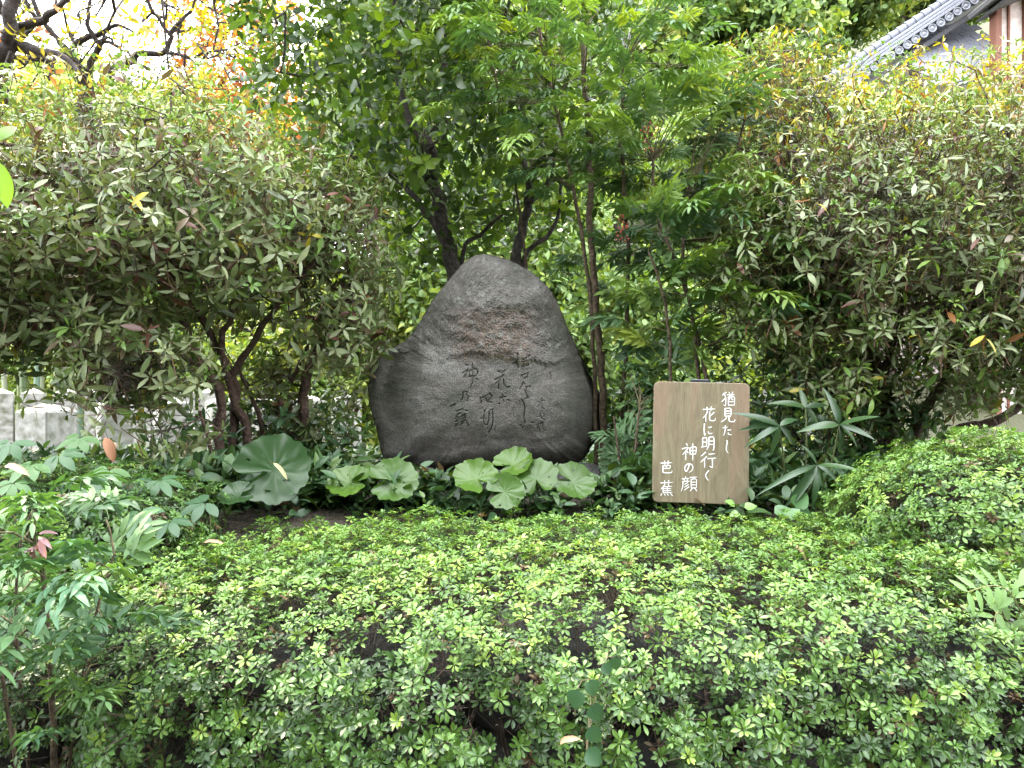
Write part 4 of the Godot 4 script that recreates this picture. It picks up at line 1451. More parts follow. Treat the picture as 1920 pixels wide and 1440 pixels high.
func poem_stone() -> void:
	var D := 2.93
	var base := P(915, 888, D)
	var t := thing("poem_stone", "grey natural boulder carved with a poem in flowing brush script", "stone monument", base)
	var kx := D / FOCAL
	var cx := 925.0
	var cy := 735.0
	# radius of the outline in every direction
	var seg := 720
	var rings := 250
	var edge := PackedFloat32Array()
	for i in seg:
		var a := TAU * i / seg
		var dir := Vector2(cos(a), sin(a))
		var best := 1.0
		for j in OUTLINE.size():
			var p := Vector2(OUTLINE[j][0], OUTLINE[j][1]) - Vector2(cx, cy)
			var n: Array = OUTLINE[(j + 1) % OUTLINE.size()]
			var q := Vector2(n[0], n[1]) - Vector2(cx, cy)
			var hit = Geometry2D.segment_intersects_segment(Vector2.ZERO, dir * 900.0, p, q)
			if hit != null:
				best = maxf(best, hit.length())
		edge.append(best)
	var soft := PackedFloat32Array()
	for i in seg:
		var s := 0.0
		for j in range(-5, 6):
			s += edge[(i + j + seg) % seg]
		soft.append(s / 11.0 + 1.4 * rough.get_noise_1d(i * 0.13) * 1.5)
	soft = soft
	var mw := 780
	var mh := 640
	var mask := carve_mask(820, 628, mw, mh, 3.0)
	var b := Builder.new()
	for j in rings + 1:
		var r := float(j) / rings
		var rr := r if r < 0.9 else r
		for i in seg:
			var a := TAU * i / seg + (0.02 * sin(j) if false else 0.0)
			var x := cx + cos(a) * soft[i] * rr
			var y := cy + sin(a) * soft[i] * rr
			var h := stone_relief(x, y, r) if r < 0.9995 else 0.0
			if r > 0.97:
				h = lerpf(h, 0.0, smoothstep(0.97, 1.0, r))
			var z := -D + h
			var cut := 0.0
			var mx := int((x - 820.0) * 3.0)
			var my := int((y - 628.0) * 3.0)
			if mx >= 0 and my >= 0 and mx < mw and my < mh:
				cut = mask[my * mw + mx]
			z -= 0.0055 * cut
			var kk := (D - h) / FOCAL
			b.add(Vector3((x - 960.0) * kk, EYE - (y - 720.0) * kk, z) - base, Vector3.ZERO, stone_tone(x, y, cut))
	for j in rings:
		for i in seg:
			var i2 := (i + 1) % seg
			var p := j * seg + i
			var q := j * seg + i2
			var s := (j + 1) * seg + i2
			var w := (j + 1) * seg + i
			for f in [[p, q, s], [p, s, w]]:
				var nn := (b.v[f[1]] - b.v[f[0]]).cross(b.v[f[2]] - b.v[f[0]])
				if nn.z < 0.0:
					nn = -nn
					b.k.append_array(PackedInt32Array([f[0], f[1], f[2]]))
				else:
					b.k.append_array(PackedInt32Array([f[0], f[2], f[1]]))
				for e in f:
					b.n[e] += nn
	for i in b.n.size():
		b.n[i] = b.n[i].normalized() if b.n[i].length() > 1e-12 else Vector3.BACK
	# the rough back
	var first := b.v.size()
	for j in 10:
		var r := 1.0 - j / 9.0
		for i in 120:
			var a := TAU * i / 120.0
			var x := cx + cos(a) * soft[i * 6] * r
			var y := cy + sin(a) * soft[i * 6] * r
			var back := 0.26 * pow(1.0 - r * r, 0.5) * (1.0 + 0.3 * rough.get_noise_2d(x * 0.02, y * 0.02))
			var nn := Vector3(cos(a) * r, -sin(a) * r, -1.0 + r).normalized()
			b.add(Vector3((x - 960.0) * kx, EYE - (y - 720.0) * kx, -D - back) - base, nn, Color(0.10, 0.10, 0.095))
	for j in 9:
		for i in 120:
			b.quad(first + j * 120 + i, first + j * 120 + (i + 1) % 120, first + (j + 1) * 120 + (i + 1) % 120, first + (j + 1) * 120 + i)
	var mat := StandardMaterial3D.new()
	mat.vertex_color_use_as_albedo = true
	mat.roughness = 0.88
	mat.metallic_specular = 0.35
	mat.albedo_texture = noise_texture(0.06, [[0.15, Color(0.66, 0.66, 0.66)], [0.45, Color(0.86, 0.86, 0.86)], [0.6, Color(0.93, 0.93, 0.93)], [0.85, Color(1, 1, 1)]], 81, 6)
	mat.uv1_triplanar = true
	mat.uv1_scale = Vector3.ONE * 4.5
	mat.heightmap_enabled = true
	mat.heightmap_scale = 0.25
	mat.heightmap_texture = noise_texture(0.09, [], 82, 5)
	part("boulder", b.mesh(), mat, t)
	seeded(90)
	for s in [[770, 900, 2.75, 0.9], [1085, 895, 2.8, 1.0], [930, 905, 2.72, 0.8]]:
		var m := stone_mat.duplicate()
		m.albedo_color = lin(0.09, 0.088, 0.085)
		part("footing_stone", boulder(91 + int(s[0]), Vector3(0.12, 0.05, 0.10) * s[3]), m, t, Transform3D(Basis(Vector3.UP, R(0, 3)), P(s[0], s[1], s[2]) - base))


func stone_tone(x: float, y: float, cut: float) -> Color:
	var a := rough.get_noise_2d(x * 0.010 + 3.0, y * 0.013 + 8.0)
	var f := rough.get_noise_2d(x * 0.07 + 60.0, y * 0.07)
	var g := rough.get_noise_2d(x * 0.33 + 20.0, y * 0.33)
	var c := Color(0.145, 0.134, 0.122)
	c = c.lerp(Color(0.165, 0.158, 0.148), smoothstep(0.0, 0.5, a))
	c = c.lerp(Color(0.105, 0.104, 0.092), smoothstep(0.0, 0.5, -a) * 0.8)
	var red := smoothstep(560, 600, y) * smoothstep(690, 655, y) * smoothstep(830, 880, x) * smoothstep(1030, 980, x)
	c = c.lerp(Color(0.175, 0.130, 0.105), red * (0.55 + 0.6 * f))
	var lich := smoothstep(0.28, 0.5, rough.get_noise_2d(x * 0.045 + 11.0, y * 0.045 + 70.0)) * smoothstep(720, 640, y)
	c = c.lerp(Color(0.22, 0.22, 0.205), lich * 0.7)
	# bare broken rim of the ledge
	var ledge := 664.0 + 14.0 * smoothstep(880.0, 1000.0, x) + 9.0 * rough.get_noise_2d(x * 0.03, 1.0) + 4.0 * rough.get_noise_2d(x * 0.11, 3.0)
	c = c.lerp(Color(0.34, 0.28, 0.20), smoothstep(4.5, 0.5, absf(y - ledge)) * smoothstep(890, 930, x) * smoothstep(1012, 985, x) * smoothstep(-0.25, 0.2, g) * 0.8)
	c = c.lerp(Color(0.20, 0.20, 0.20), smoothstep(0.25, 0.6, g) * 0.35)
	c *= 1.1 + 0.24 * f + 0.34 * g
	c = c.lerp(Color(0.05, 0.048, 0.045), cut * 0.15)   # dirt in the strokes, darkened to paint in the shade of the cuts
	c.a = 1.0
	return c


# ------------------------------------------------------------------ the wooden board

# each letter: box on the traced board, strokes in hundredths of the box
func letters() -> Array:
	return [
		[[790, 195, 935, 345], [[[38, 2], [10, 24]], [[20, 8], [34, 38], [34, 80], [28, 97], [18, 88]], [[32, 42], [4, 70]], [[58, 2], [64, 14]], [[86, 0], [78, 14]], [[46, 20], [98, 20]], [[52, 36], [52, 98]], [[52, 36], [94, 36], [94, 98]], [[66, 22], [64, 44], [56, 58]], [[78, 22], [78, 52], [90, 54]], [[53, 68], [93, 68]], [[53, 92], [93, 92]]]],
		[[785, 365, 935, 512], [[[30, 2], [30, 58]], [[30, 3], [70, 3], [70, 58]], [[31, 20], [69, 20]], [[31, 38], [69, 38]], [[31, 56], [69, 56]], [[40, 58], [34, 76], [2, 98]], [[58, 58], [58, 84], [66, 94], [92, 94], [98, 78]]]],
		[[805, 545, 900, 650], [[[2, 22], [52, 16]], [[30, 0], [26, 50], [10, 98]], [[55, 45], [92, 42]], [[58, 72], [66, 88], [96, 90]]]],
		[[822, 700, 872, 830], [[[46, 0], [58, 12], [42, 40], [34, 68], [46, 86], [74, 100]]]],
		[[600, 350, 735, 505], [[[4, 18], [96, 14]], [[34, 2], [36, 28]], [[68, 0], [62, 28]], [[36, 32], [24, 56], [2, 76]], [[24, 54], [24, 100]], [[88, 38], [58, 62]], [[54, 34], [54, 82], [62, 92], [90, 92], [98, 76]]]],
		[[612, 525, 702, 645], [[[8, 0], [2, 50], [8, 100], [18, 84]], [[52, 34], [94, 28]], [[50, 70], [62, 86], [98, 82]]]],
		[[585, 665, 720, 800], [[[10, 8], [10, 72]], [[10, 8], [40, 8], [40, 72]], [[11, 38], [39, 38]], [[0, 76], [42, 68]], [[58, 2], [56, 60], [40, 98]], [[58, 3], [94, 3], [94, 92], [84, 98]], [[58, 30], [93, 30]], [[57, 56], [93, 56]]]],
		[[575, 820, 735, 980], [[[34, 0], [4, 26]], [[40, 28], [0, 66]], [[26, 48], [26, 100]], [[54, 14], [92, 10]], [[46, 42], [100, 38]], [[76, 42], [76, 92], [70, 98], [58, 90]]]],
		[[622, 1010, 662, 1112], [[[90, 0], [10, 50], [80, 100]]]],
		[[385, 730, 535, 905], [[[30, 0], [38, 12]], [[2, 32], [44, 24], [4, 66]], [[26, 46], [26, 98]], [[34, 46], [44, 56]], [[56, 26], [56, 66]], [[56, 26], [96, 22], [94, 64]], [[57, 44], [94, 42]], [[56, 64], [94, 62]], [[74, 2], [74, 100]]]],
		[[410, 935, 500, 1030], [[[56, 10], [40, 60], [20, 88], [4, 62], [14, 24], [50, 4], [86, 18], [96, 50], [80, 82], [52, 98]]]],
		[[375, 1070, 540, 1225], [[[28, 0], [30, 10]], [[6, 16], [54, 12]], [[18, 20], [24, 30]], [[42, 18], [36, 30]], [[8, 34], [54, 31]], [[12, 34], [10, 66], [0, 98]], [[42, 40], [20, 54]], [[46, 54], [20, 72]], [[50, 68], [18, 92]], [[56, 6], [100, 4]], [[78, 6], [72, 18]], [[62, 20], [62, 76]], [[62, 20], [94, 20], [94, 76]], [[63, 38], [93, 38]], [[63, 56], [93, 56]], [[62, 76], [94, 76]], [[70, 78], [54, 98]], [[84, 78], [98, 98]]]],
		[[165, 910, 285, 1035], [[[2, 18], [98, 14]], [[34, 0], [36, 30]], [[66, 0], [62, 30]], [[20, 40], [80, 38], [78, 62]], [[50, 40], [50, 62]], [[20, 62], [80, 62]], [[20, 40], [20, 86], [30, 96], [90, 96], [98, 80]]]],
		[[160, 1110, 295, 1272], [[[4, 16], [96, 12]], [[34, 0], [36, 24]], [[66, 0], [62, 24]], [[36, 26], [6, 56]], [[22, 44], [22, 80]], [[62, 26], [68, 36]], [[24, 40], [90, 38]], [[24, 52], [84, 52]], [[24, 65], [84, 65]], [[22, 78], [92, 78]], [[54, 38], [54, 78]], [[12, 84], [4, 98]], [[34, 86], [38, 96]], [[56, 86], [62, 96]], [[80, 84], [94, 98]]]],
	]


func wood_grain() -> ImageTexture:
	var w := 320
	var h := 400
	var im := Image.create(w, h, false, Image.FORMAT_RGB8)
	var f := FastNoiseLite.new()
	f.seed = 9
	f.frequency = 1.0
	f.fractal_octaves = 3
	for y in h:
		for x in w:
			var u := float(x) / w
			var v := float(y) / h
			var warp := f.get_noise_2d(u * 2.2, v * 0.8) * 0.16 + f.get_noise_2d(u * 6.0, v * 1.6) * 0.03
			var ring := sin((u + warp) * 62.0) * 0.5 + sin((u + warp * 1.4) * 151.0) * 0.3
			var fine := f.get_noise_2d(u * 95.0, v * 2.6)
			var pore := smoothstep(0.30, 0.6, f.get_noise_2d(u * 150.0 + 40.0, v * 7.0))
			var tint := f.get_noise_2d(u * 2.6 + 9.0, v * 0.7)
			var c := Color(0.52, 0.48, 0.39).lerp(Color(0.40, 0.355, 0.285), clampf(0.42 + 0.34 * ring + 0.5 * fine, 0, 1))
			c = c.lerp(Color(0.53, 0.43, 0.365), smoothstep(0.0, 0.45, tint) * 0.55)
			c = c.lerp(Color(0.34, 0.27, 0.20), pore * 0.5)
			im.set_pixel(x, y, c)
	return ImageTexture.create_from_image(im)


func sign_board() -> void:
	var tl := P(1226.5, 715.0, 2.335)
	var tr := P(1408.0, 718.8, 2.31)
	var bl := P(1223.0, 941.0, 2.315)
	var br := P(1402.0, 947.5, 2.29)
	var x := ((tr - tl) + (br - bl)).normalized()
	var y := ((tl - bl) + (tr - br))
	y = (y - x * y.dot(x)).normalized()
	var z := x.cross(y)
	var w := (tl.distance_to(tr) + bl.distance_to(br)) * 0.5
	var h := (tl.distance_to(bl) + tr.distance_to(br)) * 0.5
	var mid := (tl + tr + bl + br) * 0.25
	var foot := Vector3(mid.x, land(mid.x, mid.z - 0.04), mid.z - 0.03)
	var t := thing("sign_board", "wooden board with rounded corners and a poem brushed in white", "sign board", foot)
	var fr := Transform3D(Basis(x, y, z), mid - foot)
	var b := Builder.new()
	var ring := []
	for q in [[1, 1, 0.0], [-1, 1, PI * 0.5], [-1, -1, PI], [1, -1, PI * 1.5]]:
		for i in 7:
			var a: float = q[2] + i * PI / 12.0
			ring.append([Vector2(q[0] * (w * 0.5 - 0.017) + cos(a) * 0.017, q[1] * (h * 0.5 - 0.017) + sin(a) * 0.017), Vector2(cos(a), sin(a))])
	var n := ring.size()
	var prof := [[-0.0025, 0.0, 0.0, 1.0], [-0.0008, -0.0007, 0.6, 0.8], [0.0, -0.0025, 1.0, 0.0], [0.0, -0.0125, 1.0, 0.0], [-0.002, -0.0145, 0.5, -0.8]]
	for q in prof:
		for r in ring:
			var p: Vector2 = r[0] + r[1] * q[0]
			b.add(Vector3(p.x, p.y, q[1]), Vector3(r[1].x * q[2], r[1].y * q[2], q[3]).normalized(), WHITE, Vector2(p.x / w + 0.5, 0.5 - p.y / h))
	for j in prof.size() - 1:
		for i in n:
			b.quad(j * n + i, j * n + (i + 1) % n, (j + 1) * n + (i + 1) % n, (j + 1) * n + i)
	for side in [0, prof.size() - 1]:
		var nn := Vector3(0, 0, 1 if side == 0 else -1)
		var c := b.add(Vector3(0, 0, prof[side][1]), nn, WHITE, Vector2(0.5, 0.5))
		var f := b.v.size()
		for r in ring:
			var p: Vector2 = r[0] + r[1] * prof[side][0]
			b.add(Vector3(p.x, p.y, prof[side][1]), nn, WHITE, Vector2(p.x / w + 0.5, 0.5 - p.y / h))
		for i in n:
			b.tri(c, f + i, f + (i + 1) % n)
	var wood := StandardMaterial3D.new()
	wood.albedo_texture = wood_grain()
	wood.roughness = 0.6
	var board := part("board", b.mesh(), wood, t, fr)
	# letters: white paint standing a hair proud of the wood
	var paint := StandardMaterial3D.new()
	paint.albedo_color = lin(0.82, 0.82, 0.84)
	paint.roughness = 0.6
	seeded(95)
	for l in letters():
		var lb := Builder.new()
		var box: Array = l[0]
		var proud := 0.0005
		for s in l[1]:
			var pts := []
			for p in s:
				# traced board: corners at (100,85) (1090,105) (1060,1370) (78,1330)
				var gx: float = lerpf(box[0], box[2], p[0] / 100.0)
				var gy: float = lerpf(box[1], box[3], p[1] / 100.0)
				var v := (gy - 85.0) / 1262.0
				for it in 2:
					v = (gy - lerpf(85.0, 105.0, clampf((gx - 90.0) / 985.0, 0, 1))) / lerpf(1245.0, 1265.0, clampf((gx - 90.0) / 985.0, 0, 1))
				var u := (gx - lerpf(100.0, 78.0, v)) / lerpf(990.0, 982.0, v)
				pts.append(Vector3((u - 0.5) * w, (0.5 - v) * h, 0))
			stroke(lb, pts, 0.0014 if l[1].size() < 10 else 0.0011, proud)
			proud += 0.00004
		part("character", lb.mesh(), paint, board)
	# post and clip behind the board
	var dark := StandardMaterial3D.new()
	dark.albedo_color = lin(0.06, 0.065, 0.075)
	dark.roughness = 0.4
	dark.metallic = 0.6
	var pb := Builder.new()
	var top := mid + y * (h * 0.5 - 0.01) - z * 0.035 - foot
	pb.box(Transform3D(Basis(), Vector3(top.x, top.y * 0.5 - 0.15, top.z)), Vector3(0.035, top.y + 0.3, 0.02), 0.002)
	part("post", pb.mesh(), dark, t)
	var cb := Builder.new()
	cb.box(Transform3D(Basis(x, y, z), mid + y * (h * 0.5 + 0.003) - x * 0.004 - z * 0.022 - foot), Vector3(0.055, 0.014, 0.02), 0.002)
	part("clip", cb.mesh(), dark, t)


func stroke(b: Builder, pts: Array, half: float, z: float) -> void:
	var p := smooth(pts, 5) if pts.size() > 2 else smooth(pts, 4)
	var m := p.size()
	var first := b.v.size()
	for i in m:
		var q := float(i) / (m - 1)
		var d := (p[mini(i + 1, m - 1)] - p[maxi(i - 1, 0)]).normalized()
		var s := Vector3(-d.y, d.x, 0)
		var hw := half * (0.75 + 0.5 * exp(-q * q * 30.0) + 0.25 * sin(q * PI)) * (1.0 if q < 0.75 else lerpf(1.0, 0.55, (q - 0.75) / 0.25))
		var ext := -d * half * 0.5 if i == 0 else (d * half * 0.4 if i == m - 1 else Vector3.ZERO)
		for e in [[-1.0, z, Vector3(0, 0, 1)], [1.0, z, Vector3(0, 0, 1)], [-1.0, 0.0, -s], [1.0, 0.0, s], [-1.0, z, -s], [1.0, z, s]]:
			b.add(p[i] + ext + s * hw * e[0] + Vector3(0, 0, e[1]), e[2])
	for i in m - 1:
		var a := first + i * 6
		b.quad(a, a + 1, a + 7, a + 6)
		b.quad(a + 2, a + 4, a + 10, a + 8)
		b.quad(a + 3, a + 5, a + 11, a + 9)


# ------------------------------------------------------------------ clipped hedges

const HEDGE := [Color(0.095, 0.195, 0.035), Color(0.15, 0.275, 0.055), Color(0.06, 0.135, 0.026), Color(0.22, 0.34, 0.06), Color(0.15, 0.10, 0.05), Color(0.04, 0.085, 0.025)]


func hedge(t: Node3D, shapes: Array, stems: Array, seed_: int, tries: int, weight: Callable, keep: Callable, hole: float) -> void:
	var o := t.position
	var pts := shell(shapes, 0.08, 0.0195, tries, seed_, 0.03, hole, 7.0, keep)
	if not cache.has("small_rosettes"):
		cache["small_rosettes"] = [rosette(801, 8, 0.021, 0.0084, 1.12, 4, 0.035, 0.22, 0.58), rosette(802, 7, 0.0225, 0.0088, 1.2, 3, 0.035, 0.26, 0.58), rosette(803, 9, 0.0195, 0.0080, 1.0, 4, 0.035, 0.2, 0.56), rosette(804, 6, 0.021, 0.0088, 1.25, 2, 0.04, 0.3, 0.6)]
	seeded(seed_ + 1)
	var items := []
	for p in pts:
		var dir: Vector3 = (p[1] * 1.0 + Vector3(0, 0.3, 0) + rnd_dir() * 0.38).normalized()
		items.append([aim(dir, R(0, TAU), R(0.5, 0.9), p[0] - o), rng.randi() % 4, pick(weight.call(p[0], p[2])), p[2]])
	var nodes := PackedVector3Array()
	var col := Color(0.085, 0.06, 0.048)
	for s in stems:
		nodes.append_array(limb(t, "stem", s, 0.008, 0.003, bark, col, 0.2, 6))
	var tg := []
	for i in 700:
		var p: Array = pts[rng.randi() % pts.size()]
		tg.append(p[0] - o - p[1] * 0.05)
	var b := Builder.new()
	grow(b, nodes, tg, 0.06, 0.0006, 0.42, col, 0.3, 4, 2.0)
	part("twigs", b.mesh(), bark, t, Transform3D(), true)
	thicket(t, pts, int(pts.size() * 1.3), 0.06, 0.0007, 0.10)
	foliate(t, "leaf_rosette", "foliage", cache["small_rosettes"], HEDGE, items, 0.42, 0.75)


func fan(x: float, z: float, o: Vector3, count: int) -> Array:
	var out := []
	for i in count:
		var a := R(-0.9, 0.9)
		out.append([Vector3(x, 0.1, z) - o, Vector3(x + a * 0.06, 0.4, z + R(-0.04, 0.08)) - o, Vector3(x + a * 0.16, 0.68, z + R(-0.1, 0.2)) - o, Vector3(x + a * 0.3, R(0.84, 0.96), z + R(-0.25, 0.18)) - o])
	return out


func hedges() -> void:
	var o := Vector3(0.3, 0.0, -1.5)
	var t := thing("azalea_hedge", "long low clipped azalea hedge along the front, light green on top", "hedge", o)
	seeded(820)
	var stems := []
	for i in 10:
		stems.append_array(fan(-0.9 + i * 0.33, -1.5, o, 4))
	var shapes := [[Vector3(0.55, 0.72, -1.84), Vector3(1.75, 0.455, 0.65), 3.8], [Vector3(-1.25, 0.70, -1.84), Vector3(0.65, 0.42, 0.5), 3.0]]
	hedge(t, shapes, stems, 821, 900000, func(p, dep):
		var top := smoothstep(1.04, 1.16, p.y)  # paler new growth on top, pushed further to imitate top light and shaded front
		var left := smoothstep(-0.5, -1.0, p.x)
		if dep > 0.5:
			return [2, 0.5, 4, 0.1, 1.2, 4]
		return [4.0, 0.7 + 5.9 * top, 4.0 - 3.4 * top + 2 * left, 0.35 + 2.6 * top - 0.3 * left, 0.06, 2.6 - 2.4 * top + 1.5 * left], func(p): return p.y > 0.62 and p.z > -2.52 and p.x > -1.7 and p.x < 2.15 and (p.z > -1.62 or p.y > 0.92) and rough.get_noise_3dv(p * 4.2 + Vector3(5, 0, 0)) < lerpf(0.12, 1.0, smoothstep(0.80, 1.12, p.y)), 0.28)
	var o2 := Vector3(1.45, 0.0, -2.0)
	var t2 := thing("azalea_hedge", "rounded clipped azalea mound at the right edge, higher than the front hedge", "hedge", o2)
	seeded(830)
	stems = []
	for i in 4:
		for s in fan(1.15 + i * 0.2, -1.95, o2, 4):
			s[0].y = 0.9
			s[1].y = 1.0
			s[2].y = 1.12
			s[3].y = 1.25
			stems.append(s)
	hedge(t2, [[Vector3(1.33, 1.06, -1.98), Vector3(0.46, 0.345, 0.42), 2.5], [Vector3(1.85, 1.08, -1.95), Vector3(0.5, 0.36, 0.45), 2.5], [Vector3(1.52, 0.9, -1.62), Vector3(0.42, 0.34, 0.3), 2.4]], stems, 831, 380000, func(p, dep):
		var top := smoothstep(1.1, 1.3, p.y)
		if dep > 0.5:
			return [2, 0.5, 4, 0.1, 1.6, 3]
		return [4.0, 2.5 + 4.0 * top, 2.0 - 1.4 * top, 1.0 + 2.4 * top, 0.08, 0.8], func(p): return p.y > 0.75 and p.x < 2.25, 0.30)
	var o3 := Vector3(-1.35, 0.9, -2.2)
	var t3 := thing("azalea_hedge", "low unclipped azalea at the left edge below the granite posts", "hedge", o3)
	seeded(840)
	stems = []
	for i in 4:
		for s in fan(-1.75 + i * 0.24, -2.2, o3, 3):
			s[0].y = 0.0
			s[1].y = 0.1
			s[2].y = 0.22
			s[3].y = 0.34
			stems.append(s)
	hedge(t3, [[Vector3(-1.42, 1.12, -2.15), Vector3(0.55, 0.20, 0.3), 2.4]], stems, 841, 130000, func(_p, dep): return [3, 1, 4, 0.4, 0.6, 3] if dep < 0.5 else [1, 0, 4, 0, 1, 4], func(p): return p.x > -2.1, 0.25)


# ------------------------------------------------------------------ low plants

func round_leaf(seed_: int, r: float, eaten := 0.47) -> ArrayMesh:   # butterbur: round, notched at the stalk, veins fanning from it
	seeded(seed_)
	var f := FastNoiseLite.new()
	f.seed = seed_
	f.frequency = 0.8
	var b := Builder.new()
	var seg := 72
	var rings := 9
	var cup := R(0.08, 0.30)
	var tilt := R(0, TAU)
	var phase := R(0, 6)
	for j in rings + 1:
		var q := float(j) / rings
		for i in seg:
			var a := TAU * i / seg
			var g := wrapf(a - PI * 1.5, -PI, PI)
			var notch := 1.0 - 0.80 * exp(-g * g / 0.05)
			var rim := 1.0 + 0.035 * sin(a * 11.0 + phase) + 0.02 * sin(a * 23.0) + 0.05 * f.get_noise_2d(cos(a) * 2.0, sin(a) * 2.0)
			var vein := 0.0
			for k in 9:
				var va := PI * 0.5 + (k - 4) * 0.62
				var da := absf(wrapf(a - va, -PI, PI)) * q * 10.0
				vein = maxf(vein, 1.0 - da * 1.6)
			vein = maxf(vein, 0.0) * (1.0 - 0.5 * q)
			var rr := r * q * rim * lerpf(1.0, notch, smoothstep(0.0, 0.5, q))
			var z := r * (cup * q * q + 0.045 * q * q * sin(a * 4.0 + phase) + 0.10 * q * q * cos(a - tilt) + 0.02 * q * f.get_noise_2d(cos(a) * q * 3.0, sin(a) * q * 3.0) * 2.0) + 0.0016 * (1.0 - vein) * minf(q * 4.0, 1.0) * r / 0.1
			var sh := 1.0 + 0.22 * vein + 0.22 * f.get_noise_2d(cos(a) * q * 5.0, sin(a) * q * 5.0 + 9.0)
			var blot := smoothstep(0.32, 0.5, f.get_noise_2d(cos(a) * q * 9.0 + 40.0, sin(a) * q * 9.0))
			b.add(Vector3(cos(a) * rr, sin(a) * rr, z), Vector3.ZERO, Color(sh, sh, sh).lerp(Color(1.5, 0.9, 0.9), blot * 0.6))
	for j in rings:
		for i in seg:
			var ha := TAU * i / seg
			if j > 2 and f.get_noise_2d(cos(ha) * j * 1.1 + 70.0, sin(ha) * j * 1.1) > eaten:
				continue
			var p := j * seg + i
			var q2 := j * seg + (i + 1) % seg
			var s := (j + 1) * seg + (i + 1) % seg
			var w := (j + 1) * seg + i
			for fc in [[p, q2, s], [p, s, w]]:
				var nn := (b.v[fc[1]] - b.v[fc[0]]).cross(b.v[fc[2]] - b.v[fc[0]])
				if nn.z < 0.0:
					nn = -nn
					b.k.append_array(PackedInt32Array([fc[0], fc[1], fc[2]]))
				else:
					b.k.append_array(PackedInt32Array([fc[0], fc[2], fc[1]]))
				for e in fc:
					b.n[e] += nn
	for i in b.n.size():
		b.n[i] = b.n[i].normalized() if b.n[i].length() > 1e-12 else Vector3.BACK
	return b.mesh()


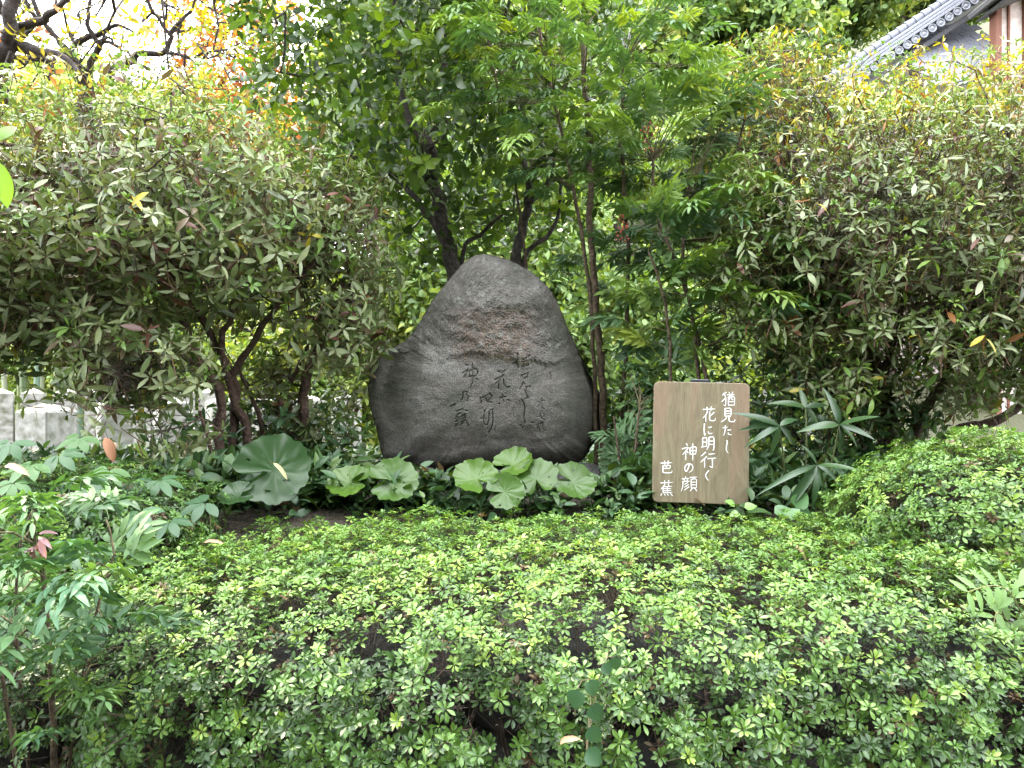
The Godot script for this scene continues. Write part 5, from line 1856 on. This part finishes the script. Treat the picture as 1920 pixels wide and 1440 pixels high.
func low_plants() -> void:
	# butterbur: [x, y, distance, width in the picture, tip of the leaf aims at (degrees), faces (x, y, z), green]
	var g := [Color(0.042, 0.095, 0.010), Color(0.056, 0.118, 0.010), Color(0.022, 0.058, 0.014), Color(0.019, 0.047, 0.010)]
	var rows := [
		["butterbur with the largest round leaf at the left azalea's foot", [[513, 882, 2.32, 138, 30, [0.05, 0.45, 0.9], 2], [448, 932, 2.25, 70, 200, [-0.1, 0.9, 0.5], 2], [560, 905, 2.4, 70, -20, [0.2, 0.8, 0.5], 3]]],
		["butterbur with bright ruffled leaves left of the stone's foot", [[655, 906, 2.36, 82, 170, [-0.1, 0.75, 0.65], 1], [737, 902, 2.34, 96, 20, [0.1, 0.6, 0.8], 0], [694, 889, 2.45, 60, 90, [0.0, 0.9, 0.4], 0]]],
		["butterbur with dark insect eaten leaves under the stone's middle", [[812, 928, 2.38, 100, 60, [0.0, 0.6, 0.8], 2], [770, 918, 2.42, 60, 140, [0.1, 0.9, 0.4], 3], [860, 938, 2.36, 70, -30, [0.2, 0.8, 0.6], 3]]],
		["butterbur with three light green leaves before the stone's centre", [[893, 898, 2.34, 84, 120, [-0.05, 0.75, 0.65], 1], [962, 872, 2.42, 76, 40, [-0.1, 0.8, 0.6], 1], [946, 922, 2.30, 74, 20, [0.1, 0.6, 0.8], 0]]],
		["butterbur with two folded leaves right of the stone's centre", [[1006, 897, 2.36, 84, 110, [-0.3, 0.6, 0.7], 0], [1074, 904, 2.36, 84, -10, [0.25, 0.65, 0.7], 0], [1030, 945, 2.34, 56, 90, [0, 0.8, 0.6], 2]]],
		["butterbur with dull leaves tucked behind the foot of the wooden board", [[1195, 930, 2.45, 80, 150, [-0.1, 0.7, 0.7], 3], [1260, 955, 2.42, 70, 60, [0.1, 0.8, 0.6], 2], [1380, 955, 2.4, 60, 0, [0.2, 0.8, 0.6], 3]]],
	]
	for i in rows.size():
		var base := P(rows[i][1][0][0] + 10, 960, 2.42)
		base.y = land(base.x, base.z)
		var t := thing("butterbur", rows[i][0], "butterbur", base, "butterbur along the stone's foot")
		for j in rows[i][1].size():
			var l: Array = rows[i][1][j]
			var r: float = l[3] * l[2] / FOCAL * 0.5
			var m := round_leaf(900 + i * 10 + j, r, 0.30 if i == 2 else 0.56)
			var nn := Vector3(l[5][0], l[5][1], l[5][2]).normalized()
			var at := P(l[0], l[1], l[2]) - base
			var tip := Vector3(cos(deg_to_rad(l[4])), sin(deg_to_rad(l[4])), 0)
			var y := (tip - nn * tip.dot(nn)).normalized()
			part("leaf", m, leaf_material(g[l[6]].linear_to_srgb(), 0.4, 0.7), t, Transform3D(Basis(y.cross(nn), y, nn), at))
			var b := Builder.new()
			var s := smooth([Vector3(at.x * 0.4, 0.0, at.z * 0.3 - 0.02), Vector3(at.x * 0.7, at.y * 0.5, at.z * 0.7 - 0.015), at + Vector3(0, -0.001, 0)])
			var rad := PackedFloat32Array()
			for k in s.size():
				rad.append(0.0032)
			b.tube(s, rad, 6, Color(0.14, 0.17, 0.07))
			part("stalk", b.mesh(), leaf_material(WHITE, 0.5, 0.3), t)

	# broad leafed dwarf bamboo right of the board: [base x, y, tip x, y]
	seeded(960)
	var o := P(1530, 960, 2.45)
	o.y = land(o.x, o.z)
	var t := thing("dwarf_bamboo", "dwarf bamboo with long dark drooping leaves right of the wooden board", "bamboo", o)
	for c in [
		[[1532, 872], 2.22, [[1616, 868], [1600, 906], [1536, 948], [1492, 932], [1432, 897], [1470, 950], [1516, 832], [1555, 920]]],
		[[1462, 798], 2.3, [[1400, 790], [1446, 856], [1500, 836], [1392, 762], [1412, 818], [1502, 772]]],
		[[1574, 796], 2.3, [[1648, 814], [1562, 728], [1628, 838], [1516, 790], [1640, 772], [1590, 850]]],
		[[1510, 764], 2.4, [[1502, 726], [1548, 800], [1460, 740], [1560, 750]]],
	]:
		var p := P(c[0][0], c[0][1], c[1]) - o
		var b := Builder.new()
		b.tube(smooth([Vector3(p.x * 0.5, -0.02, -0.05), Vector3(p.x * 0.8, p.y * 0.5, p.z * 0.6), p]), PackedFloat32Array(range(13).map(func(_i): return 0.0028)), 6, Color(0.12, 0.14, 0.06))
		part("cane", b.mesh(), leaf_material(WHITE, 0.5, 0.2), t)
		for e in c[2]:
			var q := P(e[0], e[1], c[1] + R(-0.10, 0.04)) - o
			var lb := Builder.new()
			lb.leaf(leaf_frame(Vector3.ZERO, q - p, Vector3(R(-0.3, 0.3), 0.6, 0.8)), p.distance_to(q) * 1.05, R(0.018, 0.025), 0.36, 0.22, R(0.3, 0.8), 8, Color(1.15, 1.12, 1.1), Color(1, 1, 1))
			part("leaf", lb.mesh(), leaf_material([Color(0.034, 0.075, 0.028), Color(0.027, 0.06, 0.022), Color(0.044, 0.09, 0.03)][rng.randi() % 3].linear_to_srgb(), 0.32, 0.7), t, Transform3D(Basis(), p))

	# low dark evergreens in the shade
	for s in [
		["low dark evergreen filling the shade behind the wooden board and the dwarf bamboo", [1510, 830, 2.85, 0.46, 0.24, 0.22], 1001],
		["low dark evergreen between the stone's right side and the wooden board", [1225, 850, 2.95, 0.13, 0.24, 0.14], 1002],
		["low dark evergreen in front of the granite posts at the left azalea's foot", [400, 850, 2.95, 0.17, 0.14, 0.14], 1004],
		["low dark evergreen between the left azalea trunks and the stone", [560, 835, 3.0, 0.20, 0.13, 0.2], 1003],
	]:
		var q: Array = s[1]
		var c := P(q[0], q[1], q[2])
		var lo := Vector3(c.x, land(c.x, c.z), c.z)
		var lt := thing("evergreen_shrub", s[0], "shrub", lo)
		var lp := shell([[c, Vector3(q[3], q[4], q[5]), 2.2]], 0.3, 0.062, 14000, s[2], 0.06, 0.3, 3.0, func(_p): return true)
		var its := []
		var tg := []
		for p in lp:
			its.append([aim((p[1] * 0.5 + Vector3(0, 0.3, 0.1) + rnd_dir() * 0.8).normalized(), R(0, TAU), R(0.7, 1.1), p[0] - lo), rng.randi() % 2, pick([5, 4, 3, 1]), p[2]])
			if rng.randf() < 0.3:
				tg.append(p[0] - lo)
		var lb := Builder.new()
		grow(lb, smooth([Vector3(0, -0.05, 0), Vector3(0.03, 0.08, 0), Vector3(-0.02, 0.16, 0.02)]), tg, 0.06, 0.0014, 0.45, Color(0.08, 0.065, 0.05), 0.3, 4)
		part("branches", lb.mesh(), bark, lt, Transform3D(), true)
		foliate(lt, "leaf_spray", "foliage", [spray(1010, 6, 0.062, 0.022, 0.10, 0.4, 1.2, 0.5, Color(0.6, 0.5, 0.5)), spray(1011, 5, 0.070, 0.026, 0.10, 0.42, 1.3, 0.6, Color(0.6, 0.5, 0.5))], [Color(0.04, 0.09, 0.035), Color(0.05, 0.11, 0.045), Color(0.075, 0.14, 0.05), Color(0.12, 0.18, 0.06)], its, 0.4, 0.8, 60)

	# five fingered leaves at the left
	palmate("five fingered creeper leaves where the left hedge meets the big azalea", [[385, 942, 2.05, 70], [318, 978, 1.95, 62], [262, 960, 1.95, 72], [250, 905, 2.1, 66], [300, 900, 2.1, 60]], 970, [Color(0.038, 0.09, 0.038), Color(0.05, 0.115, 0.045)])
	palmate("broad leafed creeper below the granite corner post at the left edge", [[110, 852, 2.0, 66], [60, 870, 1.95, 70], [150, 820, 2.1, 60], [20, 830, 2.0, 66], [205, 880, 2.0, 60], [25, 905, 1.9, 60], [165, 905, 1.95, 50]], 980, [Color(0.045, 0.105, 0.04), Color(0.065, 0.14, 0.04), Color(0.036, 0.085, 0.036)])
	hearts("small heart leafed plant below the dwarf bamboo", [[1452, 962, 2.2, 36], [1492, 952, 2.2, 36], [1476, 972, 2.15, 30], [1520, 962, 2.2, 28]], 985, Color(0.08, 0.18, 0.06), 90)
	hearts("seedling with bright leaves at the lower right corner of the wooden board", [[1378, 948, 2.2, 22], [1396, 952, 2.2, 24], [1386, 962, 2.18, 20]], 986, Color(0.16, 0.28, 0.07), 90)
	hearts("ivy climbing through the front of the hedge below the stone", [[1082, 1292, 1.17, 40], [1106, 1274, 1.17, 34], [1108, 1322, 1.16, 36], [1104, 1364, 1.15, 36], [1100, 1406, 1.15, 40], [1130, 1245, 1.18, 26], [1152, 1232, 1.2, 26]], 987, Color(0.045, 0.11, 0.05), -80)
	# young sumac shoot at the right edge
	var so := P(1935, 1200, 1.42)
	var st := thing("tree_seedling", "pale feathery seedling with paired leaflets at the right edge", "seedling", so)
	seeded(990)
	for shoot in [[[1950, 1230], [1900, 1120], [1862, 1098], [1815, 1110]], [[1955, 1230], [1890, 1165], [1868, 1150], [1862, 1200]], [[1960, 1230], [1930, 1110], [1925, 1060]]]:
		var line := smooth(traced(shoot, 1.42, 1.36), 5)
		for i in line.size():
			line[i] -= so
		var rad := PackedFloat32Array()
		for i in line.size():
			rad.append(0.0009)
		var rb := Builder.new()
		rb.tube(line, rad, 4, Color(0.25, 0.22, 0.07))
		part("leaf_stalk", rb.mesh(), leaf_material(WHITE, 0.5, 0.3), st)
		for i in range(3, line.size(), 2):
			var along := (line[i] - line[i - 1]).normalized()
			for s in [-1, 1]:
				var dir: Vector3 = (along * 0.4 + along.cross(Vector3(0, 0.6, 0.8)).normalized() * s + Vector3(0, -0.05, 0)).normalized()
				var lb := Builder.new()
				lb.leaf(leaf_frame(Vector3.ZERO, dir, Vector3(0, 0.7, 0.7)), R(0.036, 0.046), R(0.0105, 0.0135), 0.38, 0.15, 0.3, 5)
				part("leaflet", lb.mesh(), leaf_material(Color(0.17, 0.30, 0.08).linear_to_srgb(), 0.5, 0.9), st, Transform3D(Basis(), line[i]))
	# leaves hanging into the picture at the left edge
	var ho := P(-40, 250, 1.0)
	var ht := thing("overhanging_shoot", "light green leaves hanging into the left edge close to the viewer", "shoot", ho)
	var hb := Builder.new()
	hb.tube(PackedVector3Array([P(-160, 120, 1.0) - ho, P(-60, 220, 1.0) - ho, P(-18, 262, 1.0) - ho, P(-6, 330, 1.0) - ho]), PackedFloat32Array([0.003, 0.002, 0.0015, 0.001]), 6, Color(0.15, 0.18, 0.06))
	part("stem", hb.mesh(), leaf_material(WHITE, 0.5, 0.2), ht)
	for l in [[[-12, 265], [30, 230], 0.014], [[-6, 300], [22, 385], 0.022], [[-20, 255], [-60, 330], 0.02], [[-6, 330], [-30, 420], 0.02]]:
		var p := P(l[0][0], l[0][1], 1.0)
		var q := P(l[1][0], l[1][1], 1.02)
		var lb := Builder.new()
		lb.leaf(leaf_frame(Vector3.ZERO, q - p, Vector3(0.6, 0.3, 0.7)), p.distance_to(q) * 1.15, l[2], 0.45, 0.3, 0.6, 7)
		part("leaf", lb.mesh(), leaf_material(Color(0.14, 0.25, 0.06).linear_to_srgb(), 0.42, 0.9), ht, Transform3D(Basis(), p - ho))

	# weeds and seedlings that cover the bed
	var cover := thing("ground_cover", "dark weeds and seedlings that cover the bed behind the hedge", "ground cover")
	cover.set_meta("kind", "stuff")
	var sp := [spray(995, 5, 0.05, 0.024, 0.07, 0.45, 1.2, 0.5, Color(0.5, 0.5, 0.4)), spray(996, 6, 0.04, 0.016, 0.08, 0.4, 1.1, 0.5, Color(0.5, 0.5, 0.4))]
	seeded(997)
	var lots := [[], []]
	for i in 8300:
		var x := R(-2.4, 2.3)
		var z := R(-3.9, -2.3) if i < 3400 else R(-2.85, -2.4)
		if i >= 7500:
			x = R(-1.15, -0.5)
		if i < 3400 and rough.get_noise_2d(x * 1.4, z * 1.4) < -0.25:
			continue
		if z < -2.45 and z > -3.1 and x > -0.6 and x < 0.42:
			continue
		var k := rng.randi() % 2
		lots[k].append([aim((Vector3.UP + rnd_dir() * 0.6).normalized(), R(0, TAU), R(0.6, 1.5) * (1.0 if i < 3400 else 1.25), Vector3(x, land(x, z) - 0.005, z)), 0, pick([4, 3, 2, 0.3]), 0.0])
	for k in 2:
		spread(cover, "weeds", sp[k], leaf_material(WHITE, 0.45, 0.7), lots[k], [Color(0.045, 0.10, 0.04), Color(0.06, 0.12, 0.035), Color(0.09, 0.15, 0.045), Color(0.16, 0.11, 0.06)])


func palmate(label: String, leaves: Array, seed_: int, greens: Array) -> void:
	seeded(seed_)
	var o := P(leaves[0][0], leaves[0][1] + 40, leaves[0][2] + 0.1)
	o.y = land(o.x, o.z)
	var t := thing("creeper", label, "creeper", o)
	for l in leaves:
		var p := P(l[0], l[1], l[2]) - o
		var len: float = l[3] * l[2] / FOCAL * 0.8
		var nn := Vector3(R(-0.25, 0.25), 0.85, R(0.3, 0.6)).normalized()
		var head := Vector3(R(-1, 1), R(-0.3, 0.2), R(0.2, 1)).normalized()
		head = (head - nn * head.dot(nn)).normalized()
		var lb := Builder.new()
		for i in 5:
			var a := (i - 2) * R(0.75, 0.95)
			var d := head.rotated(nn, a)
			lb.leaf(leaf_frame(d * 0.004, d - nn * 0.1, nn), len * (1.0 - 0.11 * absf(i - 2)) * R(0.9, 1.05), len * 0.37, 0.5, 0.14, R(0.25, 0.6), 7, Color(1.2, 1.16, 1.15), Color(R(0.9, 1.1), 1, 1), 0.05)
		part("leaf", lb.mesh(), leaf_material(greens[rng.randi() % greens.size()].linear_to_srgb(), 0.5, 0.75), t, Transform3D(Basis(), p))
		var b := Builder.new()
		b.tube(smooth([Vector3(p.x * 0.8, -0.02, p.z * 0.8 - 0.05), p * 0.7 + Vector3(0, 0.0, -0.03), p]), PackedFloat32Array(range(13).map(func(_i): return 0.0016)), 5, Color(0.13, 0.14, 0.06))
		part("stalk", b.mesh(), leaf_material(WHITE, 0.5, 0.3), t)


func hearts(label: String, leaves: Array, seed_: int, green: Color, aim_deg: float) -> void:
	seeded(seed_)
	var o := P(leaves[0][0], leaves[0][1], leaves[0][2])
	var t := thing("ivy" if aim_deg < 0 else "seedling", label, "ivy" if aim_deg < 0 else "seedling", o)
	var prev := Vector3(0, -0.06, -0.04)
	for l in leaves:
		var p := P(l[0], l[1], l[2]) - o
		var len: float = l[3] * l[2] / FOCAL
		var nn := Vector3(R(-0.3, 0.3), 0.45, 0.8).normalized() if aim_deg < 0 else Vector3(R(-0.3, 0.3), 0.8, 0.5).normalized()
		var a := deg_to_rad(aim_deg + R(-35, 35) if aim_deg < 0 else R(-20, 200))
		var lb := Builder.new()
		lb.leaf(leaf_frame(Vector3.ZERO, Vector3(cos(a), sin(a), 0.15), nn), len, len * 0.92, 0.33, 0.16, 0.35, 7, Color(1.3, 1.25, 1.2), Color(1, 1, 1))
		part("leaf", lb.mesh(), leaf_material((green * R(0.85, 1.15)).linear_to_srgb(), 0.36, 0.7), t, Transform3D(Basis(), p))
		var b := Builder.new()
		b.tube(PackedVector3Array([prev, prev.lerp(p, 0.5) + Vector3(0, 0, -0.015), p]), PackedFloat32Array([0.0011, 0.001, 0.0008]), 4, Color(0.11, 0.09, 0.05))
		part("stalk", b.mesh(), leaf_material(WHITE, 0.5, 0.2), t)
		if aim_deg < 0:
			prev = p


# ------------------------------------------------------------------ fallen leaves

func scraps() -> void:
	var tan := Color(0.36, 0.22, 0.12)
	var list := [
		["dry curled tan leaf lying on the hedge top below the wooden board", [[1488, 1022], [1520, 1042]], 1.78, 0.014, tan],
		["rust red curled leaf caught where the hedge meets the right mound", [[1690, 1098], [1694, 1076]], 1.62, 0.010, Color(0.26, 0.10, 0.06)],
		["dry brown leaf in the lower front of the hedge under the poem stone", [[1050, 1395], [1068, 1376]], 1.13, 0.012, Color(0.30, 0.17, 0.10)],
		["small brown leaf on the left of the hedge top", [[1032 - 650, 1018], [406, 1006]], 1.85, 0.012, Color(0.30, 0.19, 0.12)],
		["shrivelled pale leaf lying on the largest butterbur leaf", [[512, 868], [540, 886]], 2.27, 0.016, Color(0.36, 0.34, 0.17)],
		["large brown dead leaf hanging among the creepers by the granite posts", [[196, 820], [214, 856]], 2.05, 0.030, Color(0.28, 0.13, 0.07)],
		["pinkish brown dead leaf lying at the left edge under the corner post", [[8, 874], [42, 872]], 1.85, 0.022, Color(0.40, 0.26, 0.18)],
	]
	seeded(1000)
	for l in list:
		var p := P(l[1][0][0], l[1][0][1], l[2])
		var q := P(l[1][1][0], l[1][1][1], l[2] - 0.02)
		var b := Builder.new()
		b.leaf(leaf_frame(Vector3.ZERO, q - p, Vector3(0.2, 0.8, 0.6)), p.distance_to(q) * 1.15, l[3], 0.45, 0.5, 0.9, 6, WHITE, Color(0.85, 0.85, 0.85), 0.25)
		var t := thing("fallen_leaf", l[0], "dead leaf", p)
		part("blade", b.mesh(), leaf_material(l[4].linear_to_srgb(), 0.7, 0.5), t)
		var s := Builder.new()
		s.tube(PackedVector3Array([(p - q) * 0.3, Vector3.ZERO]), PackedFloat32Array([0.0006, 0.0009]), 4, Color(0.2, 0.12, 0.07))
		part("stalk", s.mesh(), bark, t)
